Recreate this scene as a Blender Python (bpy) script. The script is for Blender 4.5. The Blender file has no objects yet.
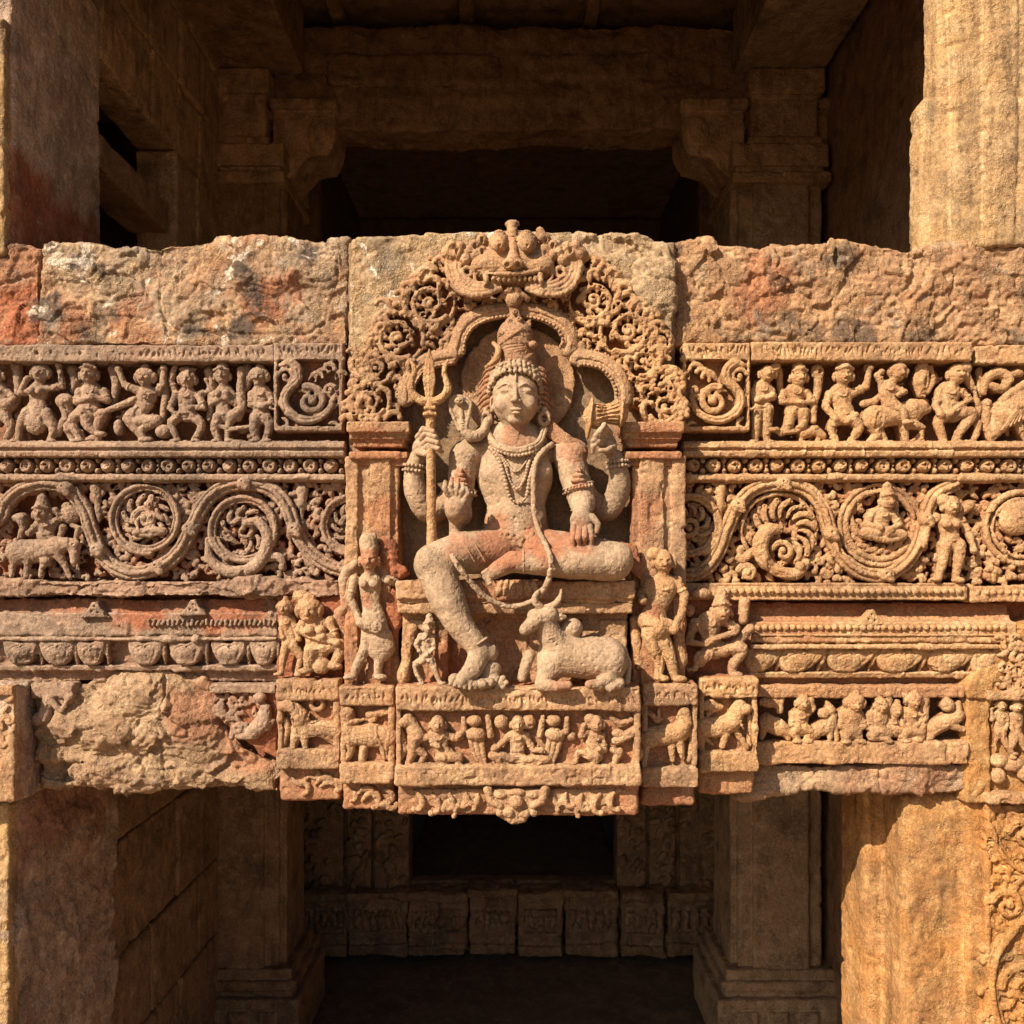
import bpy, math, random
import numpy as np
from math import radians, sin, cos, pi

# ------------------------------------------------------------------ camera, light, exposure
scn = bpy.context.scene
HY = 560.0            # picture row of the eye level
DPX = 900.0           # camera distance from the lintel plane, in units of 4 mm
U = 0.004
cam_d = bpy.data.cameras.new('camera'); cam = bpy.data.objects.new('camera', cam_d)
scn.collection.objects.link(cam)
cam.location = (0, -DPX * U, 0); cam.rotation_euler = (pi / 2, 0, 0)
cam_d.sensor_width = 36; cam_d.lens = 36 * DPX / 1024.0
cam_d.shift_y = (HY - 512) / 1024.0
cam_d.clip_start = 0.05; cam_d.clip_end = 500
scn.camera = cam

SUN_EL, SUN_AZ = 38.0, 46.0          # height, and angle to the left of straight ahead
w = bpy.data.worlds.new('World'); scn.world = w; w.use_nodes = True
nt = w.node_tree; sky = nt.nodes.new('ShaderNodeTexSky'); sky.sky_type = 'NISHITA'
sky.sun_disc = False; sky.sun_elevation = radians(SUN_EL); sky.sun_rotation = radians(180 + SUN_AZ)
sky.dust_density = 3.0
nt.links.new(sky.outputs[0], nt.nodes['Background'].inputs[0])
nt.nodes['Background'].inputs[1].default_value = 0.05
sl = bpy.data.lights.new('sun', 'SUN'); sun = bpy.data.objects.new('sun', sl); scn.collection.objects.link(sun)
sl.energy = 5.0; sl.angle = radians(0.5); sl.color = (1.0, 0.835, 0.67)
sun.rotation_euler = (radians(90 - SUN_EL), 0, -radians(SUN_AZ))
scn.view_settings.view_transform = 'Standard'; scn.view_settings.look = 'None'
scn.view_settings.exposure = 0.86; scn.view_settings.gamma = 1.0
scn.cycles.max_bounces = 6; scn.cycles.diffuse_bounces = 4

# ------------------------------------------------------------------ noise on points
_rs = np.random.RandomState(5)
_L = _rs.rand(32, 32, 32).astype(np.float32) * 2 - 1
def noise(P, scale, seed=0.0):
    q = P.astype(np.float32) / np.float32(scale) + np.float32(seed * 7.31)
    i = np.floor(q).astype(np.int32); f = q - i; f = f * f * (3 - 2 * f)
    i0 = i & 31; i1 = (i + 1) & 31
    x0, y0, z0 = i0.T; x1, y1, z1 = i1.T; fx, fy, fz = f.T
    a = _L[x0, y0, z0] * (1 - fx) + _L[x1, y0, z0] * fx
    b = _L[x0, y1, z0] * (1 - fx) + _L[x1, y1, z0] * fx
    c = _L[x0, y0, z1] * (1 - fx) + _L[x1, y0, z1] * fx
    d = _L[x0, y1, z1] * (1 - fx) + _L[x1, y1, z1] * fx
    return (a * (1 - fy) + b * fy) * (1 - fz) + (c * (1 - fy) + d * fy) * fz
def facets(P, cell, seed):                     # broken faces: little tilted planes with sharp edges between them
    lo = P.min(0); g = np.floor((P - lo) / cell).astype(int); best = np.full(len(P), 1e9); out = np.zeros(len(P))
    n = g.max(0) + 3; rs = np.random.RandomState(seed % 99991); J = rs.rand(n[0], n[1], n[2], 3); T = rs.randn(n[0], n[1], n[2], 3) * .11; H = rs.randn(n[0], n[1], n[2]) * cell * .035
    for a in (-1, 0, 1):
        for b in (-1, 0, 1):
            for c in (-1, 0, 1):
                k = np.clip(g + [a, b, c], 0, n - 1); ix = (k[:, 0], k[:, 1], k[:, 2]); q = P - (lo + (k + J[ix]) * cell)
                d2 = (q * q).sum(1); m = d2 < best; best[m] = d2[m]; out[m] = ((q * T[ix]).sum(1) + H[ix])[m]
    return out
def sst(a, b, x):
    t = np.clip((x - a) / (b - a), 0, 1); return t * t * (3 - 2 * t)

# ------------------------------------------------------------------ mesh output
def root_loc(o):
    return np.array(o['_loc'], dtype=np.float64) if o is not None and '_loc' in o else np.zeros(3)
def mesh_obj(name, V, F, mat, parent=None, ochre=None, smooth=True):
    """V: world points (n,3), F: quads (m,4) or list of faces; ONE mesh object"""
    V = np.asarray(V, dtype=np.float64)
    base = root_loc(parent)
    me = bpy.data.meshes.new(name)
    if isinstance(F, np.ndarray):
        n, k = F.shape
        me.vertices.add(len(V)); me.vertices.foreach_set('co', (V - base).astype(np.float32).ravel())
        me.loops.add(n * k); me.loops.foreach_set('vertex_index', F.astype(np.int32).ravel())
        me.polygons.add(n)
        me.polygons.foreach_set('loop_start', np.arange(0, n * k, k, dtype=np.int32))
        me.polygons.foreach_set('use_smooth', np.full(n, smooth))
        me.update(calc_edges=True)
    else:
        me.from_pydata((V - base).tolist(), [], F)
        me.polygons.foreach_set('use_smooth', np.full(len(me.polygons), smooth))
    if ochre is not None:
        at = me.attributes.new('ochre', 'FLOAT', 'POINT'); at.data.foreach_set('value', ochre.astype(np.float32))
    me.materials.append(mat)
    ob = bpy.data.objects.new(name, me); scn.collection.objects.link(ob)
    if parent is not None:
        ob.parent = parent; ob['_loc'] = list(base)
    return ob
def W(P, d0):
    """picture px + depth px -> world metres, for a thing whose middle lies d0 in front of the lintel plane"""
    P = np.asarray(P, dtype=np.float64); s = U * (1 - d0 / DPX); o = np.empty_like(P)
    o[:, 0] = (P[:, 0] - 512) * s; o[:, 2] = (HY - P[:, 1]) * s; o[:, 1] = -P[:, 2] * U
    return o
def thing(name, label, cat, px, py, z, group=None):
    o = bpy.data.objects.new(name, None); scn.collection.objects.link(o)
    l = W(np.array([[px, py, z]]), z)[0]; o.location = l; o['_loc'] = list(l); o.empty_display_size = .05
    o['label'] = label; o['category'] = cat; o['kind'] = 'thing'
    if group: o['group'] = group
    return o
def part(o, label):
    o['label'] = label; return o

# ------------------------------------------------------------------ carving: a signed distance field that is meshed
BIG = np.float32(9.0)
class V2:                                   # a local measuring frame: origin and magnification
    def __init__(s, x0, y0, k): s.x0, s.y0, s.k = x0, y0, k
    def __call__(s, x, y): return (s.x0 + x / s.k, s.y0 + y / s.k)
def crs(pts, n=6):                          # Catmull-Rom through points of any dimension
    p = np.array(pts, float); p = np.vstack([2 * p[0] - p[1], p, 2 * p[-1] - p[-2]]); out = []
    t = np.linspace(0, 1, n, endpoint=False)[:, None]
    for i in range(1, len(p) - 2):
        a, b, c, d = p[i - 1], p[i], p[i + 1], p[i + 2]
        out.append(.5 * (2 * b + (c - a) * t + (2 * a - 5 * b + 4 * c - d) * t**2 + (3 * b - a - 3 * c + d) * t**3))
    return np.vstack(out + [p[-2][None]])
class S:
    def __init__(s, res=1.0, zmin=None, ext=None): s.ops = []; s.res = res; s.zmin = zmin; s.ext = ext   # ext: below this depth the walls run straight back
    def _op(s, fn, lo, hi, k, neg): s.ops.append((fn, np.array(lo, float), np.array(hi, float), k, neg)); return s
    def cap(s, p, q, r, r2=None, k=1.5, zs=1.0, neg=False):
        return s.chain([p, q], [r, r if r2 is None else r2], k, zs, neg)
    def chain(s, pts, rad, k=1.0, zs=1.0, neg=False):
        P = np.array([tuple(map(float, p)) for p in pts]); n = len(P)
        if np.isscalar(rad): R = np.full(n, float(rad))
        else:
            R = np.array(rad, float)
            if len(R) != n: R = np.interp(np.linspace(0, 1, n), np.linspace(0, 1, len(R)), R)
        rz = np.column_stack([R, R, R * zs]); lo = (P - rz).min(0); hi = (P + rz).max(0); res = s.res
        def fn(X, Y, Z, gx, gy, gz):
            T = np.full((len(X), len(Y), len(Z)), BIG + 20, np.float32)
            for i in range(n - 1):
                a, b, ra, rb = P[i], P[i + 1], R[i], R[i + 1]; m = max(ra, rb) + k + 2 * res
                l = np.minimum(a, b) - m * np.array([1, 1, max(1, zs)]); h = np.maximum(a, b) + m * np.array([1, 1, max(1, zs)])
                i0, i1 = np.searchsorted(X, [l[0], h[0]]); j0, j1 = np.searchsorted(Y, [l[1], h[1]]); k0, k1 = np.searchsorted(Z, [l[2], h[2]])
                if i1 <= i0 or j1 <= j0 or k1 <= k0: continue
                x = (X[i0:i1] - a[0])[:, None, None]; y = (Y[j0:j1] - a[1])[None, :, None]; z = ((Z[k0:k1] - a[2]) / zs)[None, None, :]
                ba = (b - a) / np.array([1, 1, zs]); L = float(ba @ ba) + 1e-6
                t = np.clip((x * ba[0] + y * ba[1] + z * ba[2]) / L, 0, 1)
                d = np.sqrt((x - t * ba[0])**2 + (y - t * ba[1])**2 + (z - t * ba[2])**2) - (ra + (rb - ra) * t)
                if zs < 1: pass
                sub = T[i0:i1, j0:j1, k0:k1]; np.minimum(sub, d, out=sub)
            return T
        return s._op(fn, lo, hi, k, neg)
    def curve(s, pts, rad, k=1.0, zs=1.0, neg=False, n=6):
        return s.chain(crs(pts, n), rad, k, zs, neg)
    def ell(s, c, r, rot=0.0, k=1.5, neg=False, tilt=0.0):
        c = np.array(c, float); r = np.array(r, float); m = r.max() if (rot or tilt) else r
        ca, sa = cos(radians(rot)), sin(radians(rot)); ct, st = cos(radians(tilt)), sin(radians(tilt))
        def fn(X, Y, Z, *_):
            x = (X - c[0])[:, None, None]; y = (Y - c[1])[None, :, None]; z = (Z - c[2])[None, None, :]
            u = ca * x + sa * y; v = -sa * x + ca * y; v, wz = ct * v + st * z, -st * v + ct * z
            k0 = np.sqrt((u / r[0])**2 + (v / r[1])**2 + (wz / r[2])**2); k1 = np.sqrt((u / r[0]**2)**2 + (v / r[1]**2)**2 + (wz / r[2]**2)**2)
            return k0 * (k0 - 1) / (k1 + 1e-5)
        return s._op(fn, c - m, c + m, k, neg)
    def box(s, c, h, rnd=1.0, rot=0.0, k=1.0, neg=False):
        c = np.array(c, float); h = np.array(h, float); rnd = min(rnd, h.min() * .95)
        m = np.array([np.hypot(h[0], h[1])] * 2 + [h[2]]) if rot else h; ca, sa = cos(radians(rot)), sin(radians(rot))
        def fn(X, Y, Z, *_):
            x = (X - c[0])[:, None, None]; y = (Y - c[1])[None, :, None]; z = (Z - c[2])[None, None, :]
            u = np.abs(ca * x + sa * y) - h[0] + rnd; v = np.abs(-sa * x + ca * y) - h[1] + rnd; q = np.abs(z) - h[2] + rnd
            return np.sqrt(np.maximum(u, 0)**2 + np.maximum(v, 0)**2 + np.maximum(q, 0)**2) + np.minimum(np.maximum(np.maximum(u, v), q), 0) - rnd
        return s._op(fn, c - m, c + m, k, neg)
    def poly(s, pts, z0, z1, rnd=1.5, k=1.0, neg=False):
        P = np.array(pts, float); lo = [P[:, 0].min(), P[:, 1].min(), z0]; hi = [P[:, 0].max(), P[:, 1].max(), z1]
        def fn(X, Y, Z, *_):
            x = X[:, None]; y = Y[None, :]; D = None; sg = np.zeros((len(X), len(Y)), bool)
            for i in range(len(P)):
                a, b = P[i], P[i - 1]; e = b - a; wx = x - a[0]; wy = y - a[1]
                t = np.clip((wx * e[0] + wy * e[1]) / (e @ e + 1e-9), 0, 1)
                d = (wx - e[0] * t)**2 + (wy - e[1] * t)**2; D = d if D is None else np.minimum(D, d)
                sg ^= ((a[1] > y) != (b[1] > y)) & (x < (b[0] - a[0]) * (y - a[1]) / (b[1] - a[1] + 1e-9) + a[0])
            d2 = np.where(sg, -1, 1) * np.sqrt(D) + rnd
            q = np.abs(Z - (z0 + z1) / 2) - (z1 - z0) / 2 + rnd
            d2 = d2[:, :, None]; q = q[None, None, :]
            return np.sqrt(np.maximum(d2, 0)**2 + np.maximum(q, 0)**2) + np.minimum(np.maximum(d2, q), 0) - rnd
        return s._op(fn, lo, hi, k, neg)
    def grid(s):
        pos = [o for o in s.ops if not o[4]]; r = s.res
        lo = np.min([o[1] - o[3] for o in pos], 0) - 3 * r; hi = np.max([o[2] + o[3] for o in pos], 0) + 3 * r
        if s.zmin is not None: lo[2] = max(lo[2], s.zmin)
        lo = np.floor(lo / r) * r + .37 * r
        A = [np.arange(lo[i], hi[i], r, dtype=np.float32) for i in range(3)]
        F = np.full([len(a) for a in A], BIG, np.float32)
        for fn, l, h, k, neg in s.ops:
            ix = []
            for a in range(3):
                i0, i1 = np.searchsorted(A[a], [l[a] - k - 2.5 * r, h[a] + k + 2.5 * r]); ix.append(slice(max(0, i0), i1))
            if any(q.stop <= q.start for q in ix): continue
            d = fn(A[0][ix[0]], A[1][ix[1]], A[2][ix[2]], None, None, None).astype(np.float32); a = F[tuple(ix)]
            if neg:
                t = np.clip(.5 - .5 * (a + d) / k, 0, 1); a[...] = a * (1 - t) - d * t + k * t * (1 - t)
            else:
                t = np.clip(.5 + .5 * (a - d) / k, 0, 1); a[...] = a * (1 - t) + d * t - k * t * (1 - t)
        if s.ext is not None:
            kc = int(np.searchsorted(A[2], s.ext))
            if 0 < kc < len(A[2]): F[:, :, :kc] = np.minimum(F[:, :, :kc], F[:, :, kc:kc + 1])
        for ax in range(3):
            sl0 = [slice(None)] * 3; sl0[ax] = 0; F[tuple(sl0)] = np.maximum(F[tuple(sl0)], .5)
            sl0[ax] = -1; F[tuple(sl0)] = np.maximum(F[tuple(sl0)], .5)
        return A, F
    def mesh(s, name, mat, parent, d0, rough='carved', ochre=(None, None, 0.0), blobs=(), seed=None):
        A, F = s.grid(); P, Q = nets(A, F, s.res)
        return emit(name, P, Q, mat, parent, d0, rough, ochre, blobs, seed)
def nets(A, F, r):
    I = F < 0; nx, ny, nz = F.shape
    c = np.zeros((nx - 1, ny - 1, nz - 1), np.int8)
    for a in (0, 1):
        for b in (0, 1):
            for d in (0, 1): c += I[a:nx - 1 + a, b:ny - 1 + b, d:nz - 1 + d]
    act = np.argwhere((c > 0) & (c < 8)); ids = np.full(c.shape, -1, np.int32)
    ids[act[:, 0], act[:, 1], act[:, 2]] = np.arange(len(act))
    cor = [(a, b, d) for a in (0, 1) for b in (0, 1) for d in (0, 1)]
    val = np.stack([F[act[:, 0] + a, act[:, 1] + b, act[:, 2] + d] for a, b, d in cor], 1)
    acc = np.zeros((len(act), 3)); cnt = np.zeros(len(act))
    for i, p in enumerate(cor):
        for j, q in enumerate(cor):
            if j > i and sum(abs(p[t] - q[t]) for t in range(3)) == 1:
                m = (val[:, i] < 0) != (val[:, j] < 0); t = val[m, i] / (val[m, i] - val[m, j])
                acc[m] += np.array(p) + t[:, None] * (np.array(q) - np.array(p)); cnt[m] += 1
    P = (act + acc / cnt[:, None]) * r + np.array([A[0][0], A[1][0], A[2][0]])
    Q = []
    def quads(E, off, flip):
        i, j, k = E.T; g = [ids[i + o[0], j + o[1], k + o[2]] for o in off]; q = np.stack(g, 1)
        q[flip] = q[flip][:, ::-1]; Q.append(q)
    E = np.argwhere(I[:-1, 1:-1, 1:-1] != I[1:, 1:-1, 1:-1]) + np.array([0, 1, 1])
    quads(E, [(0, -1, -1), (0, 0, -1), (0, 0, 0), (0, -1, 0)], ~I[E[:, 0], E[:, 1], E[:, 2]])
    E = np.argwhere(I[1:-1, :-1, 1:-1] != I[1:-1, 1:, 1:-1]) + np.array([1, 0, 1])
    quads(E, [(-1, 0, -1), (-1, 0, 0), (0, 0, 0), (0, 0, -1)], ~I[E[:, 0], E[:, 1], E[:, 2]])
    E = np.argwhere(I[1:-1, 1:-1, :-1] != I[1:-1, 1:-1, 1:]) + np.array([1, 1, 0])
    quads(E, [(-1, -1, 0), (0, -1, 0), (0, 0, 0), (-1, 0, 0)], ~I[E[:, 0], E[:, 1], E[:, 2]])
    return P, np.vstack(Q)
def vnormals(P, Q):
    n = np.cross(P[Q[:, 2]] - P[Q[:, 0]], P[Q[:, 3]] - P[Q[:, 1]]); N = np.zeros_like(P)
    for k in range(4):
        for a in range(3): N[:, a] += np.bincount(Q[:, k], n[:, a], len(P))
    return N / (np.linalg.norm(N, axis=1, keepdims=True) + 1e-9)
_cnt = [0]
def emit(name, P, Q, mat, parent, d0, rough='carved', ochre=(None, None, 0.0), blobs=(), seed=None):
    _cnt[0] += 1; sd = _cnt[0] * .37 if seed is None else seed
    N = vnormals(P, Q); d = np.zeros(len(P), np.float32)
    if rough == 'fine':
        d += .30 * noise(P, 7, sd) + .24 * noise(P, 2.6, sd) + .16 * noise(P, 1.5, sd)
        d -= .5 * sst(.42, .6, noise(P, 3.0, sd + 3)) + .7 * sst(.36, .40, noise(P, 12, sd + 12)) * sst(.15, .2, noise(P, 34, sd + 13))
    elif rough == 'deity':
        f_ = 1 - .75 * np.exp(-((P[:, 0] - 515)**2 + (P[:, 1] - 398)**2) / 900.0)
        d += f_ * (.30 * noise(P, 7, sd) + .20 * noise(P, 2.6, sd) + .14 * noise(P, 1.5, sd) - .4 * sst(.42, .6, noise(P, 3.0, sd + 3)) - .6 * sst(.38, .42, noise(P, 12, sd + 12)) * sst(.18, .23, noise(P, 34, sd + 13)))
    elif rough == 'carved':
        d += .42 * noise(P, 9, sd) + .28 * noise(P, 3.6, sd) + .20 * noise(P, 1.9, sd)
        d -= .7 * sst(.45, .8, noise(P, 4.5, sd + 3)) + .45 * sst(.35, .6, noise(P, 2.4, sd + 1)) + 1.2 * sst(.3, .34, noise(P, 13, sd + 12)) * sst(.1, .14, noise(P, 30, sd + 13))
    elif rough == 'block':
        d += 1.3 * noise(P, 24, sd) + .8 * noise(P, 8, sd) + .5 * noise(P, 3, sd)
        d -= 2.0 * sst(.5, .8, noise(P, 11, sd + 3)) + 1.0 * sst(.45, .7, noise(P, 4, sd + 5))
    elif rough in ('rock', 'break'):
        q = P + 7 * np.stack([noise(P, 26, sd + 1), noise(P, 26, sd + 2), noise(P, 26, sd + 4)], 1) + 2.0 * np.stack([noise(P, 7, sd + 1), noise(P, 7, sd + 2), noise(P, 7, sd + 4)], 1)
        d += 1.8 * noise(q, 60, sd) + 1.1 * noise(q, 22, sd + 6) + .8 * noise(P, 8, sd) + .7 * noise(P, 3.4, sd) + .4 * noise(P, 1.9, sd)
        fl = .75 * noise(q * np.array([1, 1.5, 1]), 74, sd + 9) + .35 * noise(q * np.array([1, 1.5, 1]), 30, sd + 2)
        for a in (-.34, -.16, .02, .17, .33): d += 1.7 * sst(a, a + .025, fl)
        d -= 4 + 2.4 * (1 - sst(0, .035, np.abs(noise(q, 95, sd + 7))))
        d -= 1.4 * sst(.4, .7, noise(P, 6, sd + 5))
        kf = 2.2 if rough == 'break' else 1.0
        d += kf * (.38 * facets(q * np.array([1, 1.3, 1]), 34, int(sd * 100)) + .22 * facets(q, 13, int(sd * 100) + 1))
    elif rough == 'chisel':
        a = .85; r = np.column_stack([P[:, 0] * cos(a) + P[:, 1] * sin(a), (-P[:, 0] * sin(a) + P[:, 1] * cos(a)) * .38, P[:, 2]])
        d += 2.2 * noise(P, 50, sd) + 1.6 * noise(P, 18, sd) + .9 * noise(P, 6, sd) + .6 * noise(P, 3, sd)
        d -= 1.5 * sst(.22, .55, noise(r, 4.6, sd + 2)) * sst(-.2, .4, noise(P, 40, sd + 4)) + 1.9 * sst(.3, .6, noise(P, 5, sd + 5)) + 1.6 * sst(.35, .6, noise(P, 9, sd + 15))
        d += .7 * facets(P + 5 * noise(P, 12, sd)[:, None], 34, int(sd * 100))
        fl = noise(P + 5 * noise(P, 16, sd)[:, None], 80, sd + 9)
        for b in (-.2, .12): d += 1.8 * sst(b, b + .04, fl)
    P2 = P + N * d[:, None]
    oc = np.zeros(len(P), np.float32)
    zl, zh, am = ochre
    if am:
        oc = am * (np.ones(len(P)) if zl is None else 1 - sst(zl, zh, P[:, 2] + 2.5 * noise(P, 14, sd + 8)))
    for bx, by, br, ba in blobs:
        r = np.hypot(P[:, 0] - bx, P[:, 1] - by) + br * .35 * noise(P, br * .5, sd); oc = np.maximum(oc, ba * (1 - sst(br * .55, br, r)))
    return mesh_obj(name, W(P2, d0), Q, mat, parent, oc)

def resample(prof, step):
    p = np.array(prof, float); out = [p[:1]]
    for a, b in zip(p[:-1], p[1:]):
        n = max(1, int(np.ceil(np.linalg.norm(b - a) / step))); out.append(a + (b - a) * (np.arange(1, n + 1) / n)[:, None])
    return np.vstack(out)
def molding(name, prof, x0, x1, d0, mat, parent=None, rough='carved', ochre=(None, None, 0.0), step=1.5, soft=1, slope=None, blobs=()):
    """a course of stone: profile of (row, depth) points swept from x0 to x1, ends closed"""
    p = resample(prof, step)
    for _ in range(soft): p[1:-1] = .25 * p[:-2] + .5 * p[1:-1] + .25 * p[2:]
    xs = np.linspace(x0, x1, max(3, int((x1 - x0) / step) + 1)); n, m = len(xs), len(p)
    P = np.empty((n, m, 3)); P[:, :, 0] = xs[:, None]; P[:, :, 1] = p[None, :, 0]; P[:, :, 2] = p[None, :, 1]
    if slope: P[:, :, 1] += (slope * (xs - x0))[:, None]
    idx = np.arange(n * m).reshape(n, m)
    Q = np.stack([idx[:-1, :-1], idx[1:, :-1], idx[1:, 1:], idx[:-1, 1:]], -1).reshape(-1, 4)
    P = P.reshape(-1, 3)
    ce = []
    for row in (0, n - 1):      # ends: rows of quads between front and back of the profile
        k = len(P); mid = np.column_stack([np.full(m, xs[row]), p[:, 0], np.full(m, min(p[0, 1], p[-1, 1]))]); P = np.vstack([P, mid])
        a = idx[row]; b = k + np.arange(m); q = np.stack([a[:-1], a[1:], b[1:], b[:-1]], 1); ce.append(q if row == 0 else q[:, ::-1])
    Q = np.vstack([Q] + ce)[:, ::-1]
    return emit(name, P, Q, mat, parent, d0, rough, ochre, blobs)

# ------------------------------------------------------------------ stone
ALB = .70     # how light all the stone is
def stone(name, c1, c2, c3, red=(.42, .15, .072), red_amt=1.0, lichen=0.0, dark=0.0, white=0.0, bump=.5, grain=1.0, streak=0.0, rustspots=0.3, edge=.55):
    c1, c2, c3, red = [tuple(ALB * x for x in c) for c in (c1, c2, c3, red)]
    m = bpy.data.materials.new(name); m.use_nodes = True; t = m.node_tree; N = t.nodes; K = t.links
    b = N['Principled BSDF']; b.inputs['Roughness'].default_value = .9; b.inputs['Specular IOR Level'].default_value = .18
    geo = N.new('ShaderNodeNewGeometry'); pos = geo.outputs['Position']
    def nz(scale, det=5, rough=.6, vec=None, dist=0.0):
        n = N.new('ShaderNodeTexNoise'); n.inputs['Scale'].default_value = scale; n.inputs['Detail'].default_value = det
        n.inputs['Roughness'].default_value = rough; n.inputs['Distortion'].default_value = dist; K.new(vec or pos, n.inputs['Vector']); return n.outputs['Fac']
    def ramp(f, a, c):
        r = N.new('ShaderNodeMapRange'); r.interpolation_type = 'SMOOTHSTEP'; r.inputs[1].default_value = a; r.inputs[2].default_value = c; K.new(f, r.inputs[0]); return r.outputs[0]
    def math(op, a, c):
        r = N.new('ShaderNodeMath'); r.operation = op; r.use_clamp = False
        for i, v in enumerate((a, c)):
            if hasattr(v, 'node'): K.new(v, r.inputs[i])
            else: r.inputs[i].default_value = v
        return r.outputs[0]
    def mix(f, a, c):
        r = N.new('ShaderNodeMix'); r.data_type = 'RGBA'
        for s_, v in ((r.inputs[0], f), (r.inputs[6], a), (r.inputs[7], c)):
            if hasattr(v, 'node'): K.new(v, s_)
            else: s_.default_value = v if isinstance(v, float) else (*v, 1)
        return r.outputs[2]
    big = nz(2.3, 6, .6, dist=.5); mid = nz(11, 6, .65); fine = nz(70, 4, .7); gr = nz(230, 2, .7)
    col = mix(ramp(big, .36, .64), c1, c2)
    col = mix(ramp(mid, .42, .70), col, c3)
    if streak:
        mp = N.new('ShaderNodeMapping'); mp.inputs['Scale'].default_value = (11, 11, 1.5); K.new(pos, mp.inputs['Vector'])
        st = nz(1.0, 8, .68, mp.outputs[0], 1.2); col = mix(math('MULTIPLY', ramp(st, .48, .72), streak), col, tuple(.33 * x for x in c1))
    if rustspots:
        col = mix(math('MULTIPLY', ramp(nz(5.3, 6, .7), .54, .72), rustspots), col, tuple(.85 * x for x in red))
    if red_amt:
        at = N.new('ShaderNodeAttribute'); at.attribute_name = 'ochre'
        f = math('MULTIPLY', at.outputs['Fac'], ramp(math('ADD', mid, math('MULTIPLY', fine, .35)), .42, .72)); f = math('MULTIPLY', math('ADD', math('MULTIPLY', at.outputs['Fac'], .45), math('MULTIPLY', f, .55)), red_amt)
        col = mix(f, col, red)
    if dark: col = mix(math('MULTIPLY', ramp(nz(4.1, 8, .72), .50, .62), dark), col, (.045, .04, .035))
    if lichen: col = mix(math('MULTIPLY', ramp(nz(7.5, 8, .7, dist=.4), .56, .64), lichen), col, (.27, .23, .17))
    if white: col = mix(math('MULTIPLY', ramp(nz(6.0, 7, .66, dist=.8), .585, .62), white), col, (.66, .58, .46))
    worn = math('MULTIPLY', ramp(geo.outputs['Pointiness'], .51, .60), edge)  # wear on convex edges, also painted as pale highlights for contrast
    col = mix(worn, col, tuple(min(.8, 1.35 * x + .03) for x in c3))
    g = math('ADD', math('MULTIPLY', ramp(gr, .25, .75), .75 * grain), 1 - .38 * grain)
    g = math('MULTIPLY', g, math('ADD', math('MULTIPLY', ramp(fine, .3, .7), .45), .78))
    sc = N.new('ShaderNodeMix'); sc.data_type = 'RGBA'; sc.blend_type = 'MULTIPLY'; sc.inputs[0].default_value = 1.0
    cb = N.new('ShaderNodeCombineColor'); 
    for i in range(3): K.new(g, cb.inputs[i])
    K.new(col, sc.inputs[6]); K.new(cb.outputs[0], sc.inputs[7]); K.new(sc.outputs[2], b.inputs['Base Color'])
    vo = N.new('ShaderNodeTexVoronoi'); vo.inputs['Scale'].default_value = 120; K.new(pos, vo.inputs['Vector'])
    pit = math('MULTIPLY', ramp(vo.outputs['Distance'], 0.0, .45), ramp(nz(35, 3, .6), .45, .6))
    h = math('ADD', math('ADD', math('MULTIPLY', fine, .8), math('MULTIPLY', gr, .55)), math('MULTIPLY', pit, .35))
    bp = N.new('ShaderNodeBump'); K.new(math('MULTIPLY', ramp(nz(9, 3, .6), .25, .7), bump * 1.3), bp.inputs['Strength']); bp.inputs['Distance'].default_value = .012; K.new(h, bp.inputs['Height'])
    K.new(bp.outputs[0], b.inputs['Normal'])
    return m
M = {}
M['buff'] = stone('buff_sandstone', (.50, .29, .15), (.42, .25, .14), (.58, .38, .21), dark=.3)
M['statue'] = stone('statue_sandstone', (.49, .345, .215), (.40, .285, .185), (.58, .42, .275), grain=.55, bump=.36, rustspots=.25, dark=.15)
M['hair'] = stone('reddish_sandstone', (.40, .22, .12), (.36, .22, .13), (.46, .28, .16), bump=.35)
M['grey'] = stone('grey_brown_sandstone', (.40, .265, .175), (.31, .22, .155), (.47, .33, .225), rustspots=.35, dark=.35)
M['gold'] = stone('golden_sandstone', (.57, .33, .155), (.47, .27, .135), (.64, .42, .22), rustspots=.35, dark=.25)
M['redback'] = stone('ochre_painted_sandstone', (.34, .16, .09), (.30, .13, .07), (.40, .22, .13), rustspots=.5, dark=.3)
M['beam'] = stone('weathered_beam_stone', (.46, .24, .12), (.40, .30, .20), (.58, .40, .23), dark=.85, lichen=.6, white=.6, rustspots=.8, bump=.8)
M['beamr'] = stone('pitted_red_sandstone', (.50, .29, .145), (.43, .25, .135), (.57, .37, .20), dark=.7, lichen=.5, rustspots=.4, bump=.8)
M['rock'] = stone('broken_sandstone', (.44, .29, .17), (.36, .23, .14), (.52, .36, .21), lichen=.3, dark=.15, bump=.7)
M['slab'] = stone('lichen_spotted_slab', (.50, .34, .18), (.42, .30, .17), (.56, .41, .24), lichen=.6, white=.9, dark=.5, rustspots=.35, bump=.7)
M['slabr'] = stone('tan_slab_stone', (.50, .34, .19), (.44, .31, .18), (.55, .40, .24), lichen=.25, bump=.7, rustspots=.2)
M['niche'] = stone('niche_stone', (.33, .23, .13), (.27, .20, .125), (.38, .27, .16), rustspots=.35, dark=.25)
M['jamb'] = stone('orange_jamb_stone', (.56, .27, .085), (.44, .23, .09), (.60, .36, .15), streak=.75, rustspots=.4, bump=.6, dark=.3)
M['pillar'] = stone('yellow_pillar_stone', (.60, .38, .17), (.48, .31, .16), (.64, .45, .24), streak=.7, dark=.35, rustspots=.2, bump=.6)
M['shade'] = stone('grey_red_jamb_stone', (.62, .45, .32), (.60, .40, .27), (.74, .58, .43), streak=.55, rustspots=.4, bump=.8, dark=.3)
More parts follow.
